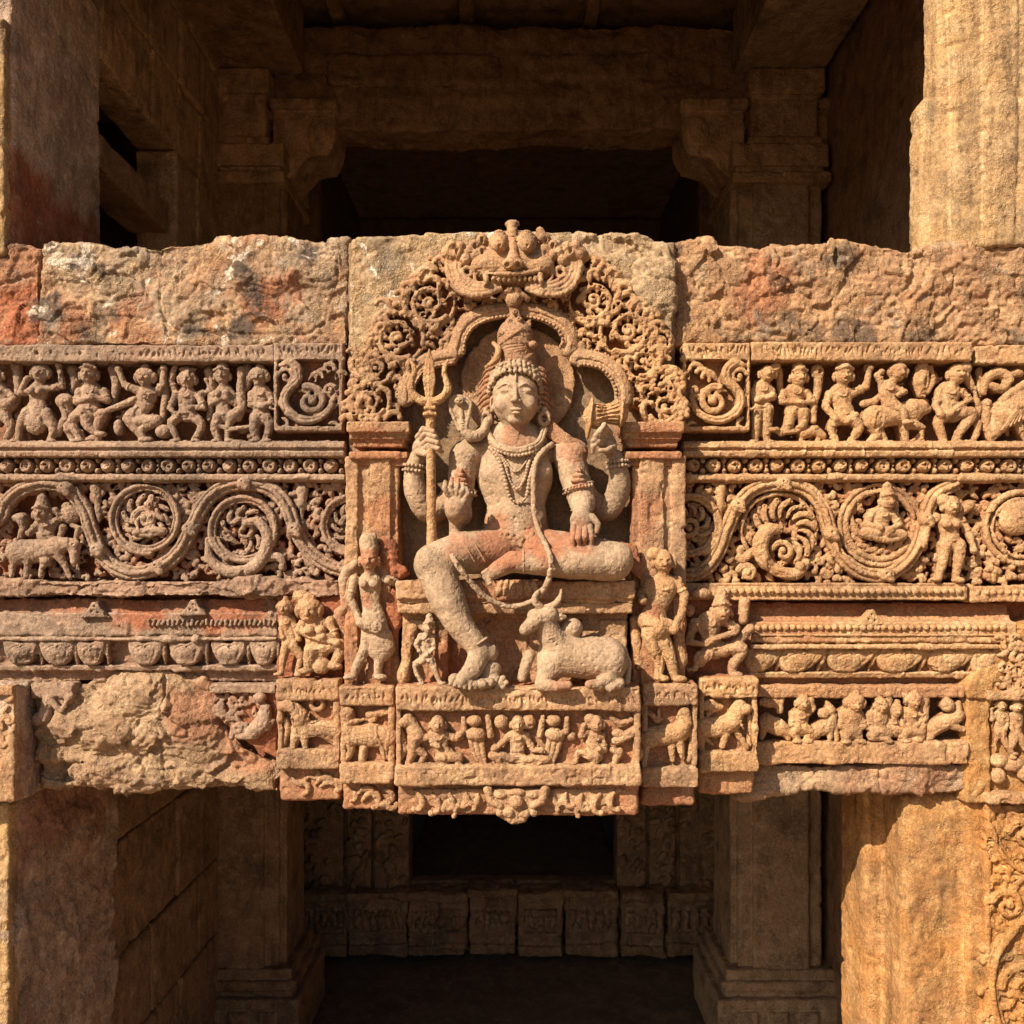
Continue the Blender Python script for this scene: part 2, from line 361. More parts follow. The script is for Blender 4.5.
M['hall'] = stone('brown_hall_stone', (.42, .25, .13), (.33, .20, .11), (.50, .32, .17), streak=.6, rustspots=.3, dark=.45, bump=.7)
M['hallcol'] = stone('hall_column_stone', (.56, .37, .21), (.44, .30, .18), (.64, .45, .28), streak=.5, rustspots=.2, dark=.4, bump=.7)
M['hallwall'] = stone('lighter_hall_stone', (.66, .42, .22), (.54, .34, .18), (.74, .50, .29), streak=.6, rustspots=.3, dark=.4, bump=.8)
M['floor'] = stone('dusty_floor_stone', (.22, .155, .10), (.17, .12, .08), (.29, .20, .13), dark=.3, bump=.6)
M['ground'] = stone('sunlit_court_stone', (.38, .25, .15), (.33, .22, .14), (.42, .29, .175), bump=.3, edge=0.0)
# ------------------------------------------------------------------ figure kit
def pt(V, p, z): 
    x, y = V(p[0], p[1]); return (x, y, z + (p[2] if len(p) > 2 else 0))
def fig(s, V, head, hr, torso, arms=(), legs=(), z=10.0, hat=None, skirt=None, female=False, tw=1.0, feet=True, look=0.0):
    u = hr / V.k; h = pt(V, head, z + .35 * u); c = [pt(V, p, z) for p in torso]
    s.curve(c, [1.12 * u * tw, .88 * u * tw, 1.05 * u * tw], 2, .62, n=4)
    s.cap(c[0], h, .55 * u, .45 * u, 1.5)
    s.ell(h, (.84 * u, 1.05 * u, .85 * u), k=1.5)
    hx, hy, hz = h; lx = look * .3 * u
    s.cap((hx + lx, hy - .15 * u, hz + .8 * u), (hx + lx, hy + .22 * u, hz + 1.0 * u), .12 * u, .2 * u, .6)
    for e in (-1, 1):
        s.ell((hx + lx + e * .36 * u, hy - .08 * u, hz + .86 * u), (.24 * u, .12 * u, .22 * u), neg=True, k=.6)
        s.ell((hx + e * .9 * u, hy + .15 * u, hz), (.22 * u, .5 * u, .3 * u), k=.6)
    s.ell((hx + lx, hy + .5 * u, hz + .85 * u), (.3 * u, .09 * u, .25 * u), neg=True, k=.5)
    if hat == 'cone': s.chain([(hx, hy - .6 * u, hz), (hx, hy - 1.5 * u, hz), (hx, hy - 1.9 * u, hz)], [.85 * u, .55 * u, .25 * u], 1); s.chain([(hx - .8 * u, hy - .55 * u, hz + .4 * u), (hx, hy - .75 * u, hz + .9 * u), (hx + .8 * u, hy - .55 * u, hz + .4 * u)], .18 * u, .5)
    elif hat == 'bun': s.ell((hx + .15 * u, hy - 1.1 * u, hz), (.62 * u, .55 * u, .6 * u), k=1)
    elif hat == 'side': s.ell((hx + .8 * u, hy - .6 * u, hz - .1 * u), (.7 * u, .65 * u, .6 * u), k=1)
    elif hat == 'sidel': s.ell((hx - .8 * u, hy - .6 * u, hz - .1 * u), (.7 * u, .65 * u, .6 * u), k=1)
    elif hat == 'cap':
        s.ell((hx, hy - .42 * u, hz - .1 * u), (1.05 * u, .72 * u, .9 * u), k=1); s.ell((hx + .1 * u, hy - 1.12 * u, hz - .1 * u), (.5 * u, .42 * u, .5 * u), k=1)
        for e in (-1, 1): s.ell((hx + e * .95 * u, hy - .05 * u, hz - .1 * u), (.32 * u, .55 * u, .5 * u), k=.8)
    if female:
        for e in (-1, 1): s.ell((c[0][0] + e * .5 * u, c[0][1] + .15 * u, z + .75 * u), (.48 * u, .45 * u, .45 * u), k=.8)
    if skirt:
        k = [pt(V, p, z + .1 * u) for p in skirt[0]]; s.chain(k, [r / V.k for r in skirt[1]], 1.5, .6)
        for i in range(4):
            f = (i - 1.5) / 2; s.chain([(k[0][0] + f * skirt[1][0] / V.k * 1.2, k[0][1] + 1, z + .75 * skirt[1][0] / V.k), (k[-1][0] + f * skirt[1][-1] / V.k * 1.3, k[-1][1], z + .78 * skirt[1][-1] / V.k)], .1 * u, .8, neg=True)
    hp = c[-1]; s.chain([(hp[0] - .95 * u * tw, hp[1] - .2 * u, z + .25 * u), (hp[0], hp[1], z + .70 * u * tw), (hp[0] + .95 * u * tw, hp[1] - .2 * u, z + .25 * u)], .1 * u, .5)
    s.curve([(c[0][0] - .5 * u, c[0][1] - .5 * u, z + .45 * u), (c[0][0] - .3 * u, c[0][1] + .15 * u, z + .74 * u), (c[0][0] + .3 * u, c[0][1] + .15 * u, z + .74 * u), (c[0][0] + .5 * u, c[0][1] - .5 * u, z + .45 * u)], .085 * u, .4, n=4)
    for a in arms:
        n = len(a); q = [pt(V, p, z + .5 * u * i / max(1, n - 1)) for i, p in enumerate(a)]
        s.ell(q[0], (.5 * u, .48 * u, .48 * u), k=1.5); s.chain(q, [.44 * u, .38 * u, .28 * u], 1.2); s.ell(q[-1], (.4 * u, .36 * u, .36 * u), k=1)
        m = [.35 * q[0][i] + .65 * q[1][i] for i in range(3)]; s.ell(m, (.5 * u, .16 * u, .5 * u), rot=math.degrees(math.atan2(q[1][1] - q[0][1], q[1][0] - q[0][0])) - 90, k=.4)
    for g in legs:
        q = [pt(V, p, z + .2 * u) for p in g]; s.curve(q, [.66 * u, .52 * u, .34 * u], 1.5, n=4)
        if feet:
            e = q[-1]; dx = .35 * u * (1 if e[0] > hp[0] else -1); s.ell((e[0] + dx, e[1] + .05 * u, e[2] + .25 * u), (.62 * u, .3 * u, .5 * u), k=.8)
def ring(s, c, rx, ry, tube, k=.6, z2=0, n=18, a0=0, a1=360):
    s.chain([(c[0] + rx * cos(radians(a)), c[1] + ry * sin(radians(a)), c[2] + z2 * sin(radians(a))) for a in np.linspace(a0, a1, n)], tube, k)
def beads(s, pts, r, gap, k=.3, zs=1.0):
    p = np.array(pts, float); d = np.r_[0, np.cumsum(np.linalg.norm(np.diff(p, axis=0), axis=1))]
    for t in np.arange(gap / 2, d[-1], gap):
        c = [np.interp(t, d, p[:, i]) for i in range(3)]; s.ell(c, (r, r, r * zs), k=k)
def spiral(s, cx, cy, R, a0, turns, dr, w, z, lobes=0, k=.8, groove=True, zs=.9, rin=.16, inner=True):
    """a carved tendril that coils inwards from radius R, with leaf lobes on its inside and a bud at its heart"""
    n = int(22 * turns) + 4; P = []; Rr = []
    for i in range(n):
        t = i / (n - 1); a = radians(a0) + dr * 2 * pi * turns * t; r = R * (1 - t) + R * rin * t; P.append((cx + r * cos(a), cy + r * sin(a), z + 1.5 * t)); Rr.append(w * (1 - .45 * t))
    s.chain(P, Rr, k, zs)
    if groove: s.chain([(x, y, zz + w * zs * 1.02) for x, y, zz in P[:-2]], [w * .2, w * .14], .5, neg=True)
    s.ell(P[-1], (w * 1.15, w * 1.15, w), k=.6)
    for j in range(lobes):
        i = int((j + .6) / lobes * n * .78); x, y, zz = P[i]; a = math.atan2(y - cy, x - cx); sg = -1 if inner else 1
        r0 = math.hypot(x - cx, y - cy); L = w * (2.0 if inner else 1.9)
        if inner and r0 < w * 3.2: continue
        a2 = a + dr * .32 * (1 if inner else 1); q = (cx + (r0 + sg * L) * cos(a2), cy + (r0 + sg * L) * sin(a2), zz - .5)
        s.chain([(x, y, zz - .5), ((x + q[0]) / 2 + dr * -.25 * L * sin(a), (y + q[1]) / 2 + dr * .25 * L * cos(a), zz), q], [w * .75, w * .7, w * .5], .6)
        s.ell(q, (w * .72, w * .72, w * .7), k=.5); s.ell((q[0], q[1], q[2] + w * .75), (w * .22, w * .22, w * .5), k=.3, neg=True)
def acanth(s, cx, cy, r0, r1, n, a0, sweep, dr, w, z, k=.5):
    """a fan of lobed leaf fingers, each with its groove and drilled eye"""
    for i in range(n):
        P = []
        for j in range(5):
            t = j / 4; a = radians(a0 + dr * (sweep * (i + .5) / n + 26 * t * t)); r = r0 + (r1 - r0) * t; P.append((cx + r * cos(a), cy + r * sin(a), z + 1.2 * sin(3 * t)))
        s.chain(P, [w * .55, w * .95, w * .9], k, 1.0); s.chain([(x, y, q + w * .95) for x, y, q in P[:4]], w * .2, .4, neg=True)
        s.ell((P[-1][0], P[-1][1], P[-1][2] + w), (w * .34, w * .34, w * .8), k=.3, neg=True)
def leafcurl(s, p, ang, L, w, z, bend=1.0, k=.6):
    """one comma-shaped leaf"""
    P = []
    for i in range(8):
        t = i / 7; a = radians(ang) + bend * 2.4 * t * t; P.append(((P[-1][0] if P else p[0]) + (L / 7 * cos(a) if P else 0), (P[-1][1] if P else p[1]) + (L / 7 * sin(a) if P else 0), z + .8 * t))
    s.chain(P, [w * .5, w, w * .9, w * .55], k, .9); s.ell(P[-1], (w * .85, w * .85, w * .8), k=.5)
    s.chain([(x, y, zz + w * .9) for x, y, zz in P[1:-1]], w * .16, .4, neg=True)

def hexfill(s, x0, y0, x1, y1, gap, seed, z, L, w_, test=None):
    rng = random.Random(seed); r = 0; y = y0
    while y < y1:
        x = x0 + (gap / 2 if r % 2 else 0)
        while x < x1:
            q = (x + rng.uniform(-.3, .3) * gap, y + rng.uniform(-.3, .3) * gap)
            if test is None or test(*q):
                a = rng.uniform(0, 360); b = rng.choice((-1, 1)); l = rng.uniform(*L); w = rng.uniform(*w_); p0 = (q[0] - .3 * l * cos(radians(a)), q[1] - .3 * l * sin(radians(a)))
                leafcurl(s, p0, a, l, w, z + rng.uniform(-1.2, 1.0), b)
                if rng.random() < .6: s.ell((q[0] + rng.uniform(-3, 3), q[1] + rng.uniform(-3, 3), z + w), (rng.uniform(.9, 1.5), rng.uniform(.9, 1.8), 4), rot=a, k=.4, neg=True)
            x += gap
        y += gap * .86; r += 1
def inside(poly, x, y):
    c = False
    for i in range(len(poly)):
        a, b = poly[i], poly[i - 1]
        if (a[1] > y) != (b[1] > y) and x < (b[0] - a[0]) * (y - a[1]) / (b[1] - a[1] + 1e-9) + a[0]: c = not c
    return c

# ------------------------------------------------------------------ the shrine slab with its niche and arch
A1 = V2(340, 200, 2.9257); A2 = V2(340, 490, 2.9257); A4 = V2(390, 440, 3.793); AF = V2(440, 310, 6.4); AK = V2(440, 200, 6.4)
shrine = thing('shrine_slab', 'tall carved slab with a lobed arch niche rising above the lintel', 'carved slab', 512, 690, 20)
D0 = 36
s = S(1.6)
s.poly([(347, 233), (352, 229), (420, 228), (424, 225), (500, 224), (573, 223), (576, 234), (577, 250), (480, 258), (430, 292), (390, 340), (366, 392), (352, 420), (346, 345)], -130, 15, 3)
s.mesh('slab_corner', M['slab'], shrine, 33, 'block')
s = S(1.6)
s.poly([(574, 229), (580, 226), (600, 228), (612, 224), (630, 226), (637, 230), (648, 229), (662, 236), (672, 250), (676, 280), (675, 330), (679, 405), (660, 370), (630, 300), (590, 262)], -130, 12, 3)
s.poly([(628, 228), (648, 229), (670, 240), (675, 262), (676, 300), (675, 330), (640, 300), (637, 262), (645, 252)], 2, 19, 2.5)
s.mesh('slab_corner', M['slabr'], shrine, 33, 'rock')
s = S(2.0); s.box((512, 467, -8), (162, 222, 18), 2); s.mesh('niche_back', M['niche'], shrine, 0, 'block', (None, None, .12))
s = S(1.2); s.poly([(518 + 57 * cos(a), 384 + 57 * sin(a)) for a in np.linspace(0, 2 * pi, 48, endpoint=False)], 0, 20, 2)
s.mesh('halo', M['buff'], shrine, 16, 'block')
# pilasters and their capitals
for e in (-1, 1):
    pl = lambda x: 512 + e * (x - 512) if e < 0 else x
    X = (lambda a: a) if e < 0 else (lambda a: 1031 - a)
    s = S(1.2, -4)
    s.box((X(373), 575, 18), (26, 118, 21), 1.5)
    s.box((X(380), 575, 24), (12, 118, 20), 2)
    s.box((X(353), 575, 20), (7, 118, 24), 2.5)
    pm = s.mesh('pilaster', M['buff'], shrine, D0, 'block', (8, 36, .5), blobs=[(X(360), 640, 60, .5), (X(395), 520, 40, .5)])
    s = S(1.0, -4)
    s.box((X(380), 429, 22), (31, 5.5, 28), 1.5); s.box((X(380), 437.5, 20), (29, 3, 25), 1); s.box((X(380), 444, 19), (26, 4, 22), 1.5)
    s.box((X(380), 456.5, 22), (29, 4, 26), 2); s.box((X(382), 463.5, 20), (26, 3, 22), 1)
    for i in range(12): s.ell((X(352 + i * 5), 428, 51), (1.3, 3, 1.5), k=.3, neg=True)
    s.mesh('capital', M['buff'], pm, D0, 'carved', (18, 40, .75), blobs=[(X(380), 458, 40, .6)])
# arch roll mouldings
lobes = [([(850, 585), (847, 545), (825, 497), (785, 459), (740, 444), (700, 440), (682, 447)], 1), ([(684, 447), (692, 425), (688, 385), (655, 340), (600, 312), (540, 300), (508, 299)], 1),
         ([(172, 585), (176, 545), (196, 497), (234, 459), (280, 445), (308, 440), (326, 437)], -1), ([(320, 442), (326, 405), (336, 378), (362, 342), (415, 313), (470, 301), (508, 299)], -1)]
def archpath(pts, z, off=0.0):
    p = crs([(*A1(*q), z) for q in pts], 7); t = np.gradient(p[:, :2], axis=0); t /= np.linalg.norm(t, axis=1)[:, None]
    p[:, 0] += off * t[:, 1]; p[:, 1] -= off * t[:, 0]; return p
s = S(.8, -2)
for pts, e in lobes:
    s.chain(archpath(pts, 34, e * 6.6), 6.6, .5, .75); s.chain(archpath(pts, 34, e * 9.5), 5.0, .5, .9); s.chain(archpath(pts, 33, e * 3.2), 5.0, .5, .9)       # broad roll
    s.chain(archpath(pts, 28, e * -2.2), 3.0, .4)                                                             # inner lip
    for z_, o_ in ((20, -.6), (12, -.6), (4, -.6)): s.chain(archpath(pts, z_, e * o_), 4.4, 1)
    s.chain(archpath(pts, 39.6, e * 3.4), 1.5, .5, neg=True); s.chain(archpath(pts, 38.6, e * 9.6), 1.4, .5, neg=True)
    s.chain(archpath(pts, 36, e * 14.2), 2.0, .4)
    beads(s, archpath(pts, 31.2, e * -2.6), 1.5, 3.7); beads(s, archpath(pts, 38.4, e * 14.2), 1.6, 4.0)
for x_, e in ((707, -1), (313, 1)):
    a_, b_ = A1(x_, 424), A1(x_ + e * 22, 466)
    for z_ in (30, 22, 13, 4): s.chain([(*a_, z_), (*b_, z_ - 1)], [5.5, 2.0], 3)
s.mesh('arch_molding', M['buff'], shrine, D0, 'fine', (2, 26, .35))
# foliage band of the arch: a plate, then coils on it
plateR = [A1(*q) for q in [(850, 590), (848, 545), (826, 495), (786, 455), (736, 441), (706, 428), (692, 385), (655, 340), (600, 312), (520, 296)]]
outR = [(512, 246), (570, 252), (596, 262), (618, 285), (640, 312), (654, 340), (668, 372), (678, 400), (681, 425)]
plateL = [A1(*q) for q in [(168, 590), (174, 545), (194, 495), (230, 455), (284, 440), (316, 428), (328, 388), (360, 345), (413, 312), (505, 296)]]
outL = [(512, 246), (462, 252), (432, 266), (410, 286), (388, 312), (374, 340), (360, 376), (350, 405), (349, 425)]
for pin, pout, e in ((plateL, outL, -1), (plateR, outR, 1)):
    s = S(.9, -4, 33); s.poly(pin + pout, -4, 22, 2)
    rng = random.Random(4 + e)
    if e < 0:
        sp = [(430, 303, 20, 40, 1, 3.6), (398, 338, 21, 60, 1, 3.6), (377, 368, 11, 80, 1, 2.6), (361, 364, 7, 0, 1, 2.2), (370, 402, 15, 30, 1, 3.2), (361, 386, 7, 90, 1, 2.2)]
        cu = [(420, 285, -100, 24, 3.2), (438, 292, -70, 22, 3), (446, 300, -50, 18, 2.6), (392, 312, -100, 24, 3.2), (405, 318, -75, 22, 3), (378, 338, -110, 20, 2.8), (372, 352, -120, 18, 2.6), (358, 358, -95, 16, 2.4), (358, 412, -95, 24, 3), (385, 420, -60, 22, 3), (390, 400, -90, 20, 2.6), (410, 372, -120, 16, 2.4)]
    else:
        sp = [(593, 300, 20, 140, -1, 3.6), (627, 331, 22, 120, -1, 3.6), (643, 362, 13, 100, -1, 2.8), (659, 342, 9, 180, -1, 2.3), (668, 383, 12, 90, -1, 2.6), (664, 408, 15, 150, -1, 3.2)]
        cu = [(604, 282, -80, 24, 3.2), (590, 284, -110, 20, 3), (616, 290, -50, 20, 2.8), (630, 312, -80, 24, 3.2), (642, 318, -60, 22, 3), (650, 330, -70, 18, 2.6), (660, 362, -70, 20, 2.6), (672, 398, -80, 24, 3), (645, 418, -120, 22, 3), (640, 398, -90, 20, 2.6), (652, 378, -90, 16, 2.4), (676, 420, -90, 20, 2.6)]
    for x, y, r, a, d, wv in sp:
        ring(s, (x, y, 35), r + 4.5, r + 4.5, 2.4, n=30)
        s.chain([(x + r * 1.05 * (1 - .0016 * q) * cos(radians(a + d * q)), y + r * 1.05 * (1 - .0016 * q) * sin(radians(a + d * q)), 36.5) for q in range(0, 381, 12)], [r * .15, r * .15, r * .11], .5, 1.2)
        if r > 12: acanth(s, x, y, r * .44, r * .74, 7, a, 320, d, r * .15, 35); spiral(s, x, y, r * .40, a, 1.1, d, r * .15, 36)
        else: spiral(s, x, y, r * .72, a, 1.2, d, wv * .8, 36)
        for j in range(7):
            aa = radians(a + d * (25 + j * 38)); leafcurl(s, (x + r * 1.05 * cos(aa), y + r * 1.05 * sin(aa)), math.degrees(aa) + d * 35, r * .75, wv * .95, 37, d)
    for x, y, a, L, wv in cu: leafcurl(s, (x, y), a, L, wv * 1.15, 38, -e if rng.random() < .5 else e)
    for i in range(len(pout) - 2):
        a = np.array(pout[i + 1]); b = np.array(pout[i + 2])
        for t in (0, .33, .66):
            q = a + (b - a) * t; leafcurl(s, (q[0] - e * 5, q[1] + 5), (-70 if e > 0 else -110) + rng.uniform(-15, 15), 17, 3.8, 36, e * .9)
    PP = pin + pout; hexfill(s, 345, 250, 685, 432, 10.0, 40 + e, 32.5, (12, 16), (2.5, 3.2), lambda x, y: inside(PP, x, y) and not any(math.hypot(x - a, y - b) < r * 1.25 for a, b, r, *_ in sp))
    for i in range(34):
        j = rng.randrange(len(pout) - 1); q = np.array(pout[j]) * .5 + np.array(pout[j + 1]) * .5; m = np.array(pin[rng.randrange(len(pin))])
        t = rng.uniform(.06, .5); c = q + (m - q) * t; s.ell((c[0] + rng.uniform(-6, 6), c[1] + rng.uniform(-6, 6), 39), (rng.uniform(1.0, 1.8), rng.uniform(1.2, 2.6), 9), rot=rng.uniform(0, 180), k=.6, neg=True)
    s.mesh('foliage_band', M['buff'] if e < 0 else M['gold'], shrine, D0, 'carved', (22, 35, .75))
# monster mask at the crown of the arch
K = AK; s = S(.75, 5)
Kp = lambda x, y, z: (*K(x, y), z)
s.ell(Kp(465, 420, 40), (42, 22, 14), k=3); s.ell(Kp(465, 330, 36), (34, 24, 12), k=3)
s.ell(Kp(300, 430, 44), (16, 11, 11), k=3); s.ell(Kp(630, 430, 44), (16, 11, 11), k=3)
for ex in (380, 555):
    s.ell(Kp(ex, 285, 47), (10, 11, 10), k=2)
    for r, zz, dy in ((8.6, 50, 300), (6.2, 54, 315)): ring(s, Kp(ex, dy - 8, zz), r, r * .95, 1.2)
    s.ell(Kp(ex + 3, 318, 55), (6.6, 7.2, 7), k=.5); s.ell(Kp(ex + 3, 330, 61.5), (1.3, 1.6, 2), k=.4, neg=True)
    s.curve([Kp(ex - 60, 260, 46), Kp(ex, 222, 52), Kp(ex + 60, 260, 46)], 2.2, .8)
s.chain([Kp(462, 165, 40), Kp(465, 250, 46), Kp(468, 340, 52)], [5.5, 4.5, 4.2], 1.5)
for yy in (180, 215, 250, 285): s.chain([Kp(435, yy, 50), Kp(495, yy, 50)], .8, .6, neg=True)
s.ell(Kp(463, 142, 39), (7.5, 4, 6), k=1.5)
s.chain([Kp(468, 350, 52), Kp(468, 420, 58)], [4, 7], 2); s.ell(Kp(468, 440, 58), (11, 6.5, 7), k=1.5)
for ex in (430, 500): s.ell(Kp(ex, 455, 64), (2.6, 2.4, 5), k=.8, neg=True)
s.curve([Kp(255, 470, 46), Kp(320, 495, 54), Kp(465, 500, 57), Kp(610, 480, 54), Kp(680, 440, 46)], 2.4, .8)
s.curve([Kp(290, 520, 52), Kp(350, 535, 55), Kp(465, 545, 57), Kp(580, 535, 55), Kp(660, 510, 50)], 4.5, .8, neg=True)
for i, x in enumerate(range(345, 620, 33)): s.ell(Kp(x, 524, 53), (2.5, 3.4, 3), k=.4)
for x, d in ((295, -1), (640, 1)): s.chain([Kp(x, 505, 54), Kp(x + 4, 540, 55), Kp(x + d * 8, 570, 54)], [3.2, 2.6, 1], .5)
ring(s, Kp(262, 500, 46), 6, 8, 2); ring(s, Kp(680, 480, 46), 6, 8, 2)
for cx_, e in ((0, 1), (945, -1)):          # big curled ribbons at both sides of the jaw
    Q = lambda x, y, z: Kp(cx_ + e * x, y, z)
    for k_, (o, r_) in enumerate(((0, 3.4), (26, 3.0), (52, 3.0), (78, 2.6))):
        s.curve([Q(45 + o, 350 - o * .2, 38), Q(50 + o, 450, 42), Q(95 + o * .9, 560 - o * .75, 46), Q(180 + o * .7, 615 - o * .9, 49), Q(290 + o * .3, 615 - o * .9, 50), Q(385, 575 - o * .5, 48)], r_, .4)
    ring(s, Q(175, 462, 44), 4.5, 4.5, 2.4)
    s.ell(Q(60, 330, 40), (9, 9, 6), k=1); 
    for (x, y) in ((75, 290), (130, 300), (110, 340), (160, 380), (185, 330), (220, 290), (270, 250), (270, 330), (225, 350)):
        s.ell(Q(x, y, 41), (6, 6.5, 7), k=1); 
    for (x, y, a) in ((30, 450, 0), (60, 540, 0), (225, 300, 0), (270, 260, 0), (270, 335, 0), (110, 330, 0), (160, 300, 0)): s.ell(Q(x, y, 47), (1.8, 3.2, 4), k=.6, neg=True)
s.ell(Kp(470, 640, 42), (8, 8, 8), k=1); s.chain([Kp(470, 590, 42), Kp(470, 720, 40)], [5, 4], 1)
for d in (-60, -30, 30, 60): s.chain([Kp(470 + d * .5, 575, 48), Kp(470 + d * 1.5, 630, 42)], [2, 3], .6)
s.chain([Kp(640, 200, 44), Kp(655, 240, 44)], [4, 5], 1); s.ell(Kp(665, 320, 42), (7, 6, 6), k=1)
s.mesh('monster_mask', M['buff'], shrine, D0 + 8, 'fine', (32, 44, .6))

# ------------------------------------------------------------------ throne
throne = thing('throne', 'stepped stone seat under the four-armed figure', 'throne', 515, 688, 30)
s = S(1.0, -4); s.box((515, 589.5, 30), (118, 9.5, 36), 2.5); s.box((515, 600.5, 28), (116.5, 2.2, 34), 1)
s.mesh('seat_slab', M['buff'], throne, 50, 'block', (30, 60, .5), blobs=[(520, 582, 60, .5)])
s = S(1.2, -4); s.box((515, 607, 28), (115, 5.5, 33), 1.5); s.box((515, 650, 16), (112, 40, 30), 2)
s.box((515, 652, 46), (66, 33, 10), 2, neg=True); s.box((420, 655, 38), (17, 36, 12), 3); s.box((612, 655, 38), (14, 36, 12), 3)
s.mesh('seat_block', M['buff'], throne, 40, 'block', (10, 50, .4), blobs=[(470, 680, 60, .8)])
s = S(.7, 40)
for i, (x, t) in enumerate(((500, -38), (506, -22), (513, -8), (521, 6), (529, 22), (536, 36))):
    s.ell((x, 588, 66), (4.2, 9, 5), rot=-t * .6, k=.5)
s.ell((517, 592, 63), (22, 9, 5), k=1)
s.mesh('lotus_petal_fan', M['buff'], throne, 64, 'fine', (58, 68, .6))
foot = thing('lotus_footrest', 'small lotus footrest beneath the hanging foot', 'footrest', 475, 686, 80)
s = S(.75, 40); s.ell((474, 680, 80), (20, 6, 16), k=2)
for i in range(9):
    a = radians(-10 + i * 25); s.ell((474 + 20 * cos(a), 679 + 4 * sin(a), 82 + 13 * abs(sin(a))), (6, 5, 5), k=.7)
s.ell((488, 672, 78), (14, 12, 10), rot=-40, k=2)
s.mesh('lotus', M['statue'], foot, 82, 'carved', (70, 86, .7))
bud = thing('lotus_bud', 'round lotus bud lying between the foot and the bull', 'lotus bud', 500, 688, 82)
s = S(.7, 40); s.ell((500, 682, 82), (7, 6, 6)); 
for i in range(6): s.ell((500 + 6 * cos(i * 1.05), 682 + 5 * sin(i * 1.05), 85), (3, 3, 3), k=.5)
s.mesh('bud', M['statue'], bud, 82, 'fine', (76, 84, .5))

# ------------------------------------------------------------------ the seated four-armed figure
deity = thing('deity_statue', 'seated four-armed stone figure in the arched niche, one leg hanging down', 'statue', 515, 585, 45)
s = S(.8)
s.chain([(515, 452, 34), (515, 474, 35), (516, 505, 36), (516, 532, 38)], [37, 39, 30, 34], 3, .58)
s.ell((468, 451, 36), (17, 15, 15), k=4); s.ell((571, 450, 37), (19, 15, 15), k=4)
s.ell((497, 470, 47), (17, 14, 9), k=4); s.ell((536, 470, 47), (17, 14, 9), k=4)
s.ell((516, 514, 49), (21, 18, 9), k=4); s.ell((515, 518, 60), (2.3, 2.6, 4), k=1, neg=True)
s.chain([(488, 477, 54), (497, 483, 57), (508, 480, 57)], .9, 1.2, neg=True); s.chain([(524, 480, 57), (536, 483, 57), (546, 477, 54)], .9, 1.2, neg=True)
s.chain([(498, 528, 55), (516, 532, 59), (534, 528, 55)], .8, 1.2, neg=True)
s.cap((514, 444, 40), (515, 418, 42), 14, 13, 2)
for yy in (429, 434): s.chain([(504, yy, 53), (514, yy + 1.5, 56), (525, yy, 53)], .6, .8, neg=True)
s.ell((515.5, 393, 48), (23, 27, 17.5), k=1); s.ell((515.5, 405, 48.5), (21.5, 20, 16), k=4)
s.ell((515.5, 420.5, 58.5), (7.5, 4.6, 4.5), k=3)
s.ell((502, 404, 58), (7, 8, 6), k=3); s.ell((529, 404, 58), (7, 8, 6), k=3)
for e in (-1, 1):
    ex = 515.5 + e * 10.3
    s.ell((ex, 391.5, 67.0), (6.8, 4.2, 2.3), k=2, neg=True)
    s.ell((ex, 392.6, 61.3), (5.8, 3.5, 3.4), k=.6)
    s.chain([(ex - 5.6, 393.2, 62.5), (ex, 394.6, 65.4), (ex + 5.6, 393.2, 62.5)], .5, .4, neg=True)
    s.curve([(ex - e * 6.5, 388.3, 64.6), (ex, 385.6, 64.4), (ex + e * 7.5, 389, 60)], .8, 1.6)
    s.ell((ex + e * 12.4, 401, 43), (3.6, 10, 5.5), k=.8); s.ell((ex + e * 13, 401, 48), (1.4, 5, 3), k=.6, neg=True)
s.chain([(515.5, 386, 64.2), (515.5, 394, 66.3), (515.5, 402, 69)], [1.7, 1.9, 2.6], 1.6)
s.ell((511.9, 403, 67.6), (2.0, 1.7, 2.0), k=.8); s.ell((519.1, 403, 67.6), (2.0, 1.7, 2.0), k=.8)
s.ell((516, 411.2, 65.4), (6.2, 1.7, 2.6), k=.8); s.ell((516, 414.9, 65.2), (4.8, 1.8, 2.8), k=.8)
s.chain([(508.5, 412.2, 65), (513, 413, 67.6), (516, 412.7, 68), (519, 413, 67.6), (523.5, 412.2, 65)], .55, .4, neg=True)
s.chain([(515.8, 376, 64), (515.8, 383, 66)], .8, .6); s.chain([(513.8, 377, 64.5), (514.0, 383, 66.4)], .4, .4, neg=True); s.chain([(517.8, 377, 64.5), (517.6, 383, 66.4)], .4, .4, neg=True)
# back arms
s.curve([(466, 464, 24), (446, 498, 22), (426, 509, 28), (414, 490, 36), (412, 470, 40), (416, 456, 42)], [12, 12, 13, 12, 9.5, 8], 2)
s.ell((420, 446, 46), (8.5, 11, 7.5), rot=20, k=2)
for i, (x, y) in enumerate(((421, 434), (423, 438), (425, 443), (426, 448))):
    s.chain([(x - 4, y + 2, 48), (x + 3, y - 4 + i, 62), (x + 13, y - 1 + i, 64), (x + 16, y + 4, 56)], [3.1, 2.8, 2.6, 2.0], .4)
s.chain([(418, 452, 52), (427, 455, 60), (434, 449, 62)], [3.4, 3, 2.4], .6)
s.curve([(572, 464, 24), (592, 497, 22), (610, 507, 28), (621, 488, 36), (620, 468, 42), (616, 456, 45)], [12, 12, 13, 12, 9.5, 8], 2)
s.ell((609, 444, 50), (8.5, 12, 7.5), rot=-14, k=2)
for i, (x, y) in enumerate(((606, 429), (602, 433), (600, 438), (600, 443))):
    s.chain([(x + 4, y + 4, 54), (x - 3, y - 2 + i * .6, 66), (x - 8, y + 5, 68), (x - 8, y + 14 - i, 64)], [3.2, 2.9, 2.6, 2.0], .4)
s.chain([(614, 446, 54), (606, 452, 64), (599, 452, 66)], [3.4, 3, 2.3], .6)
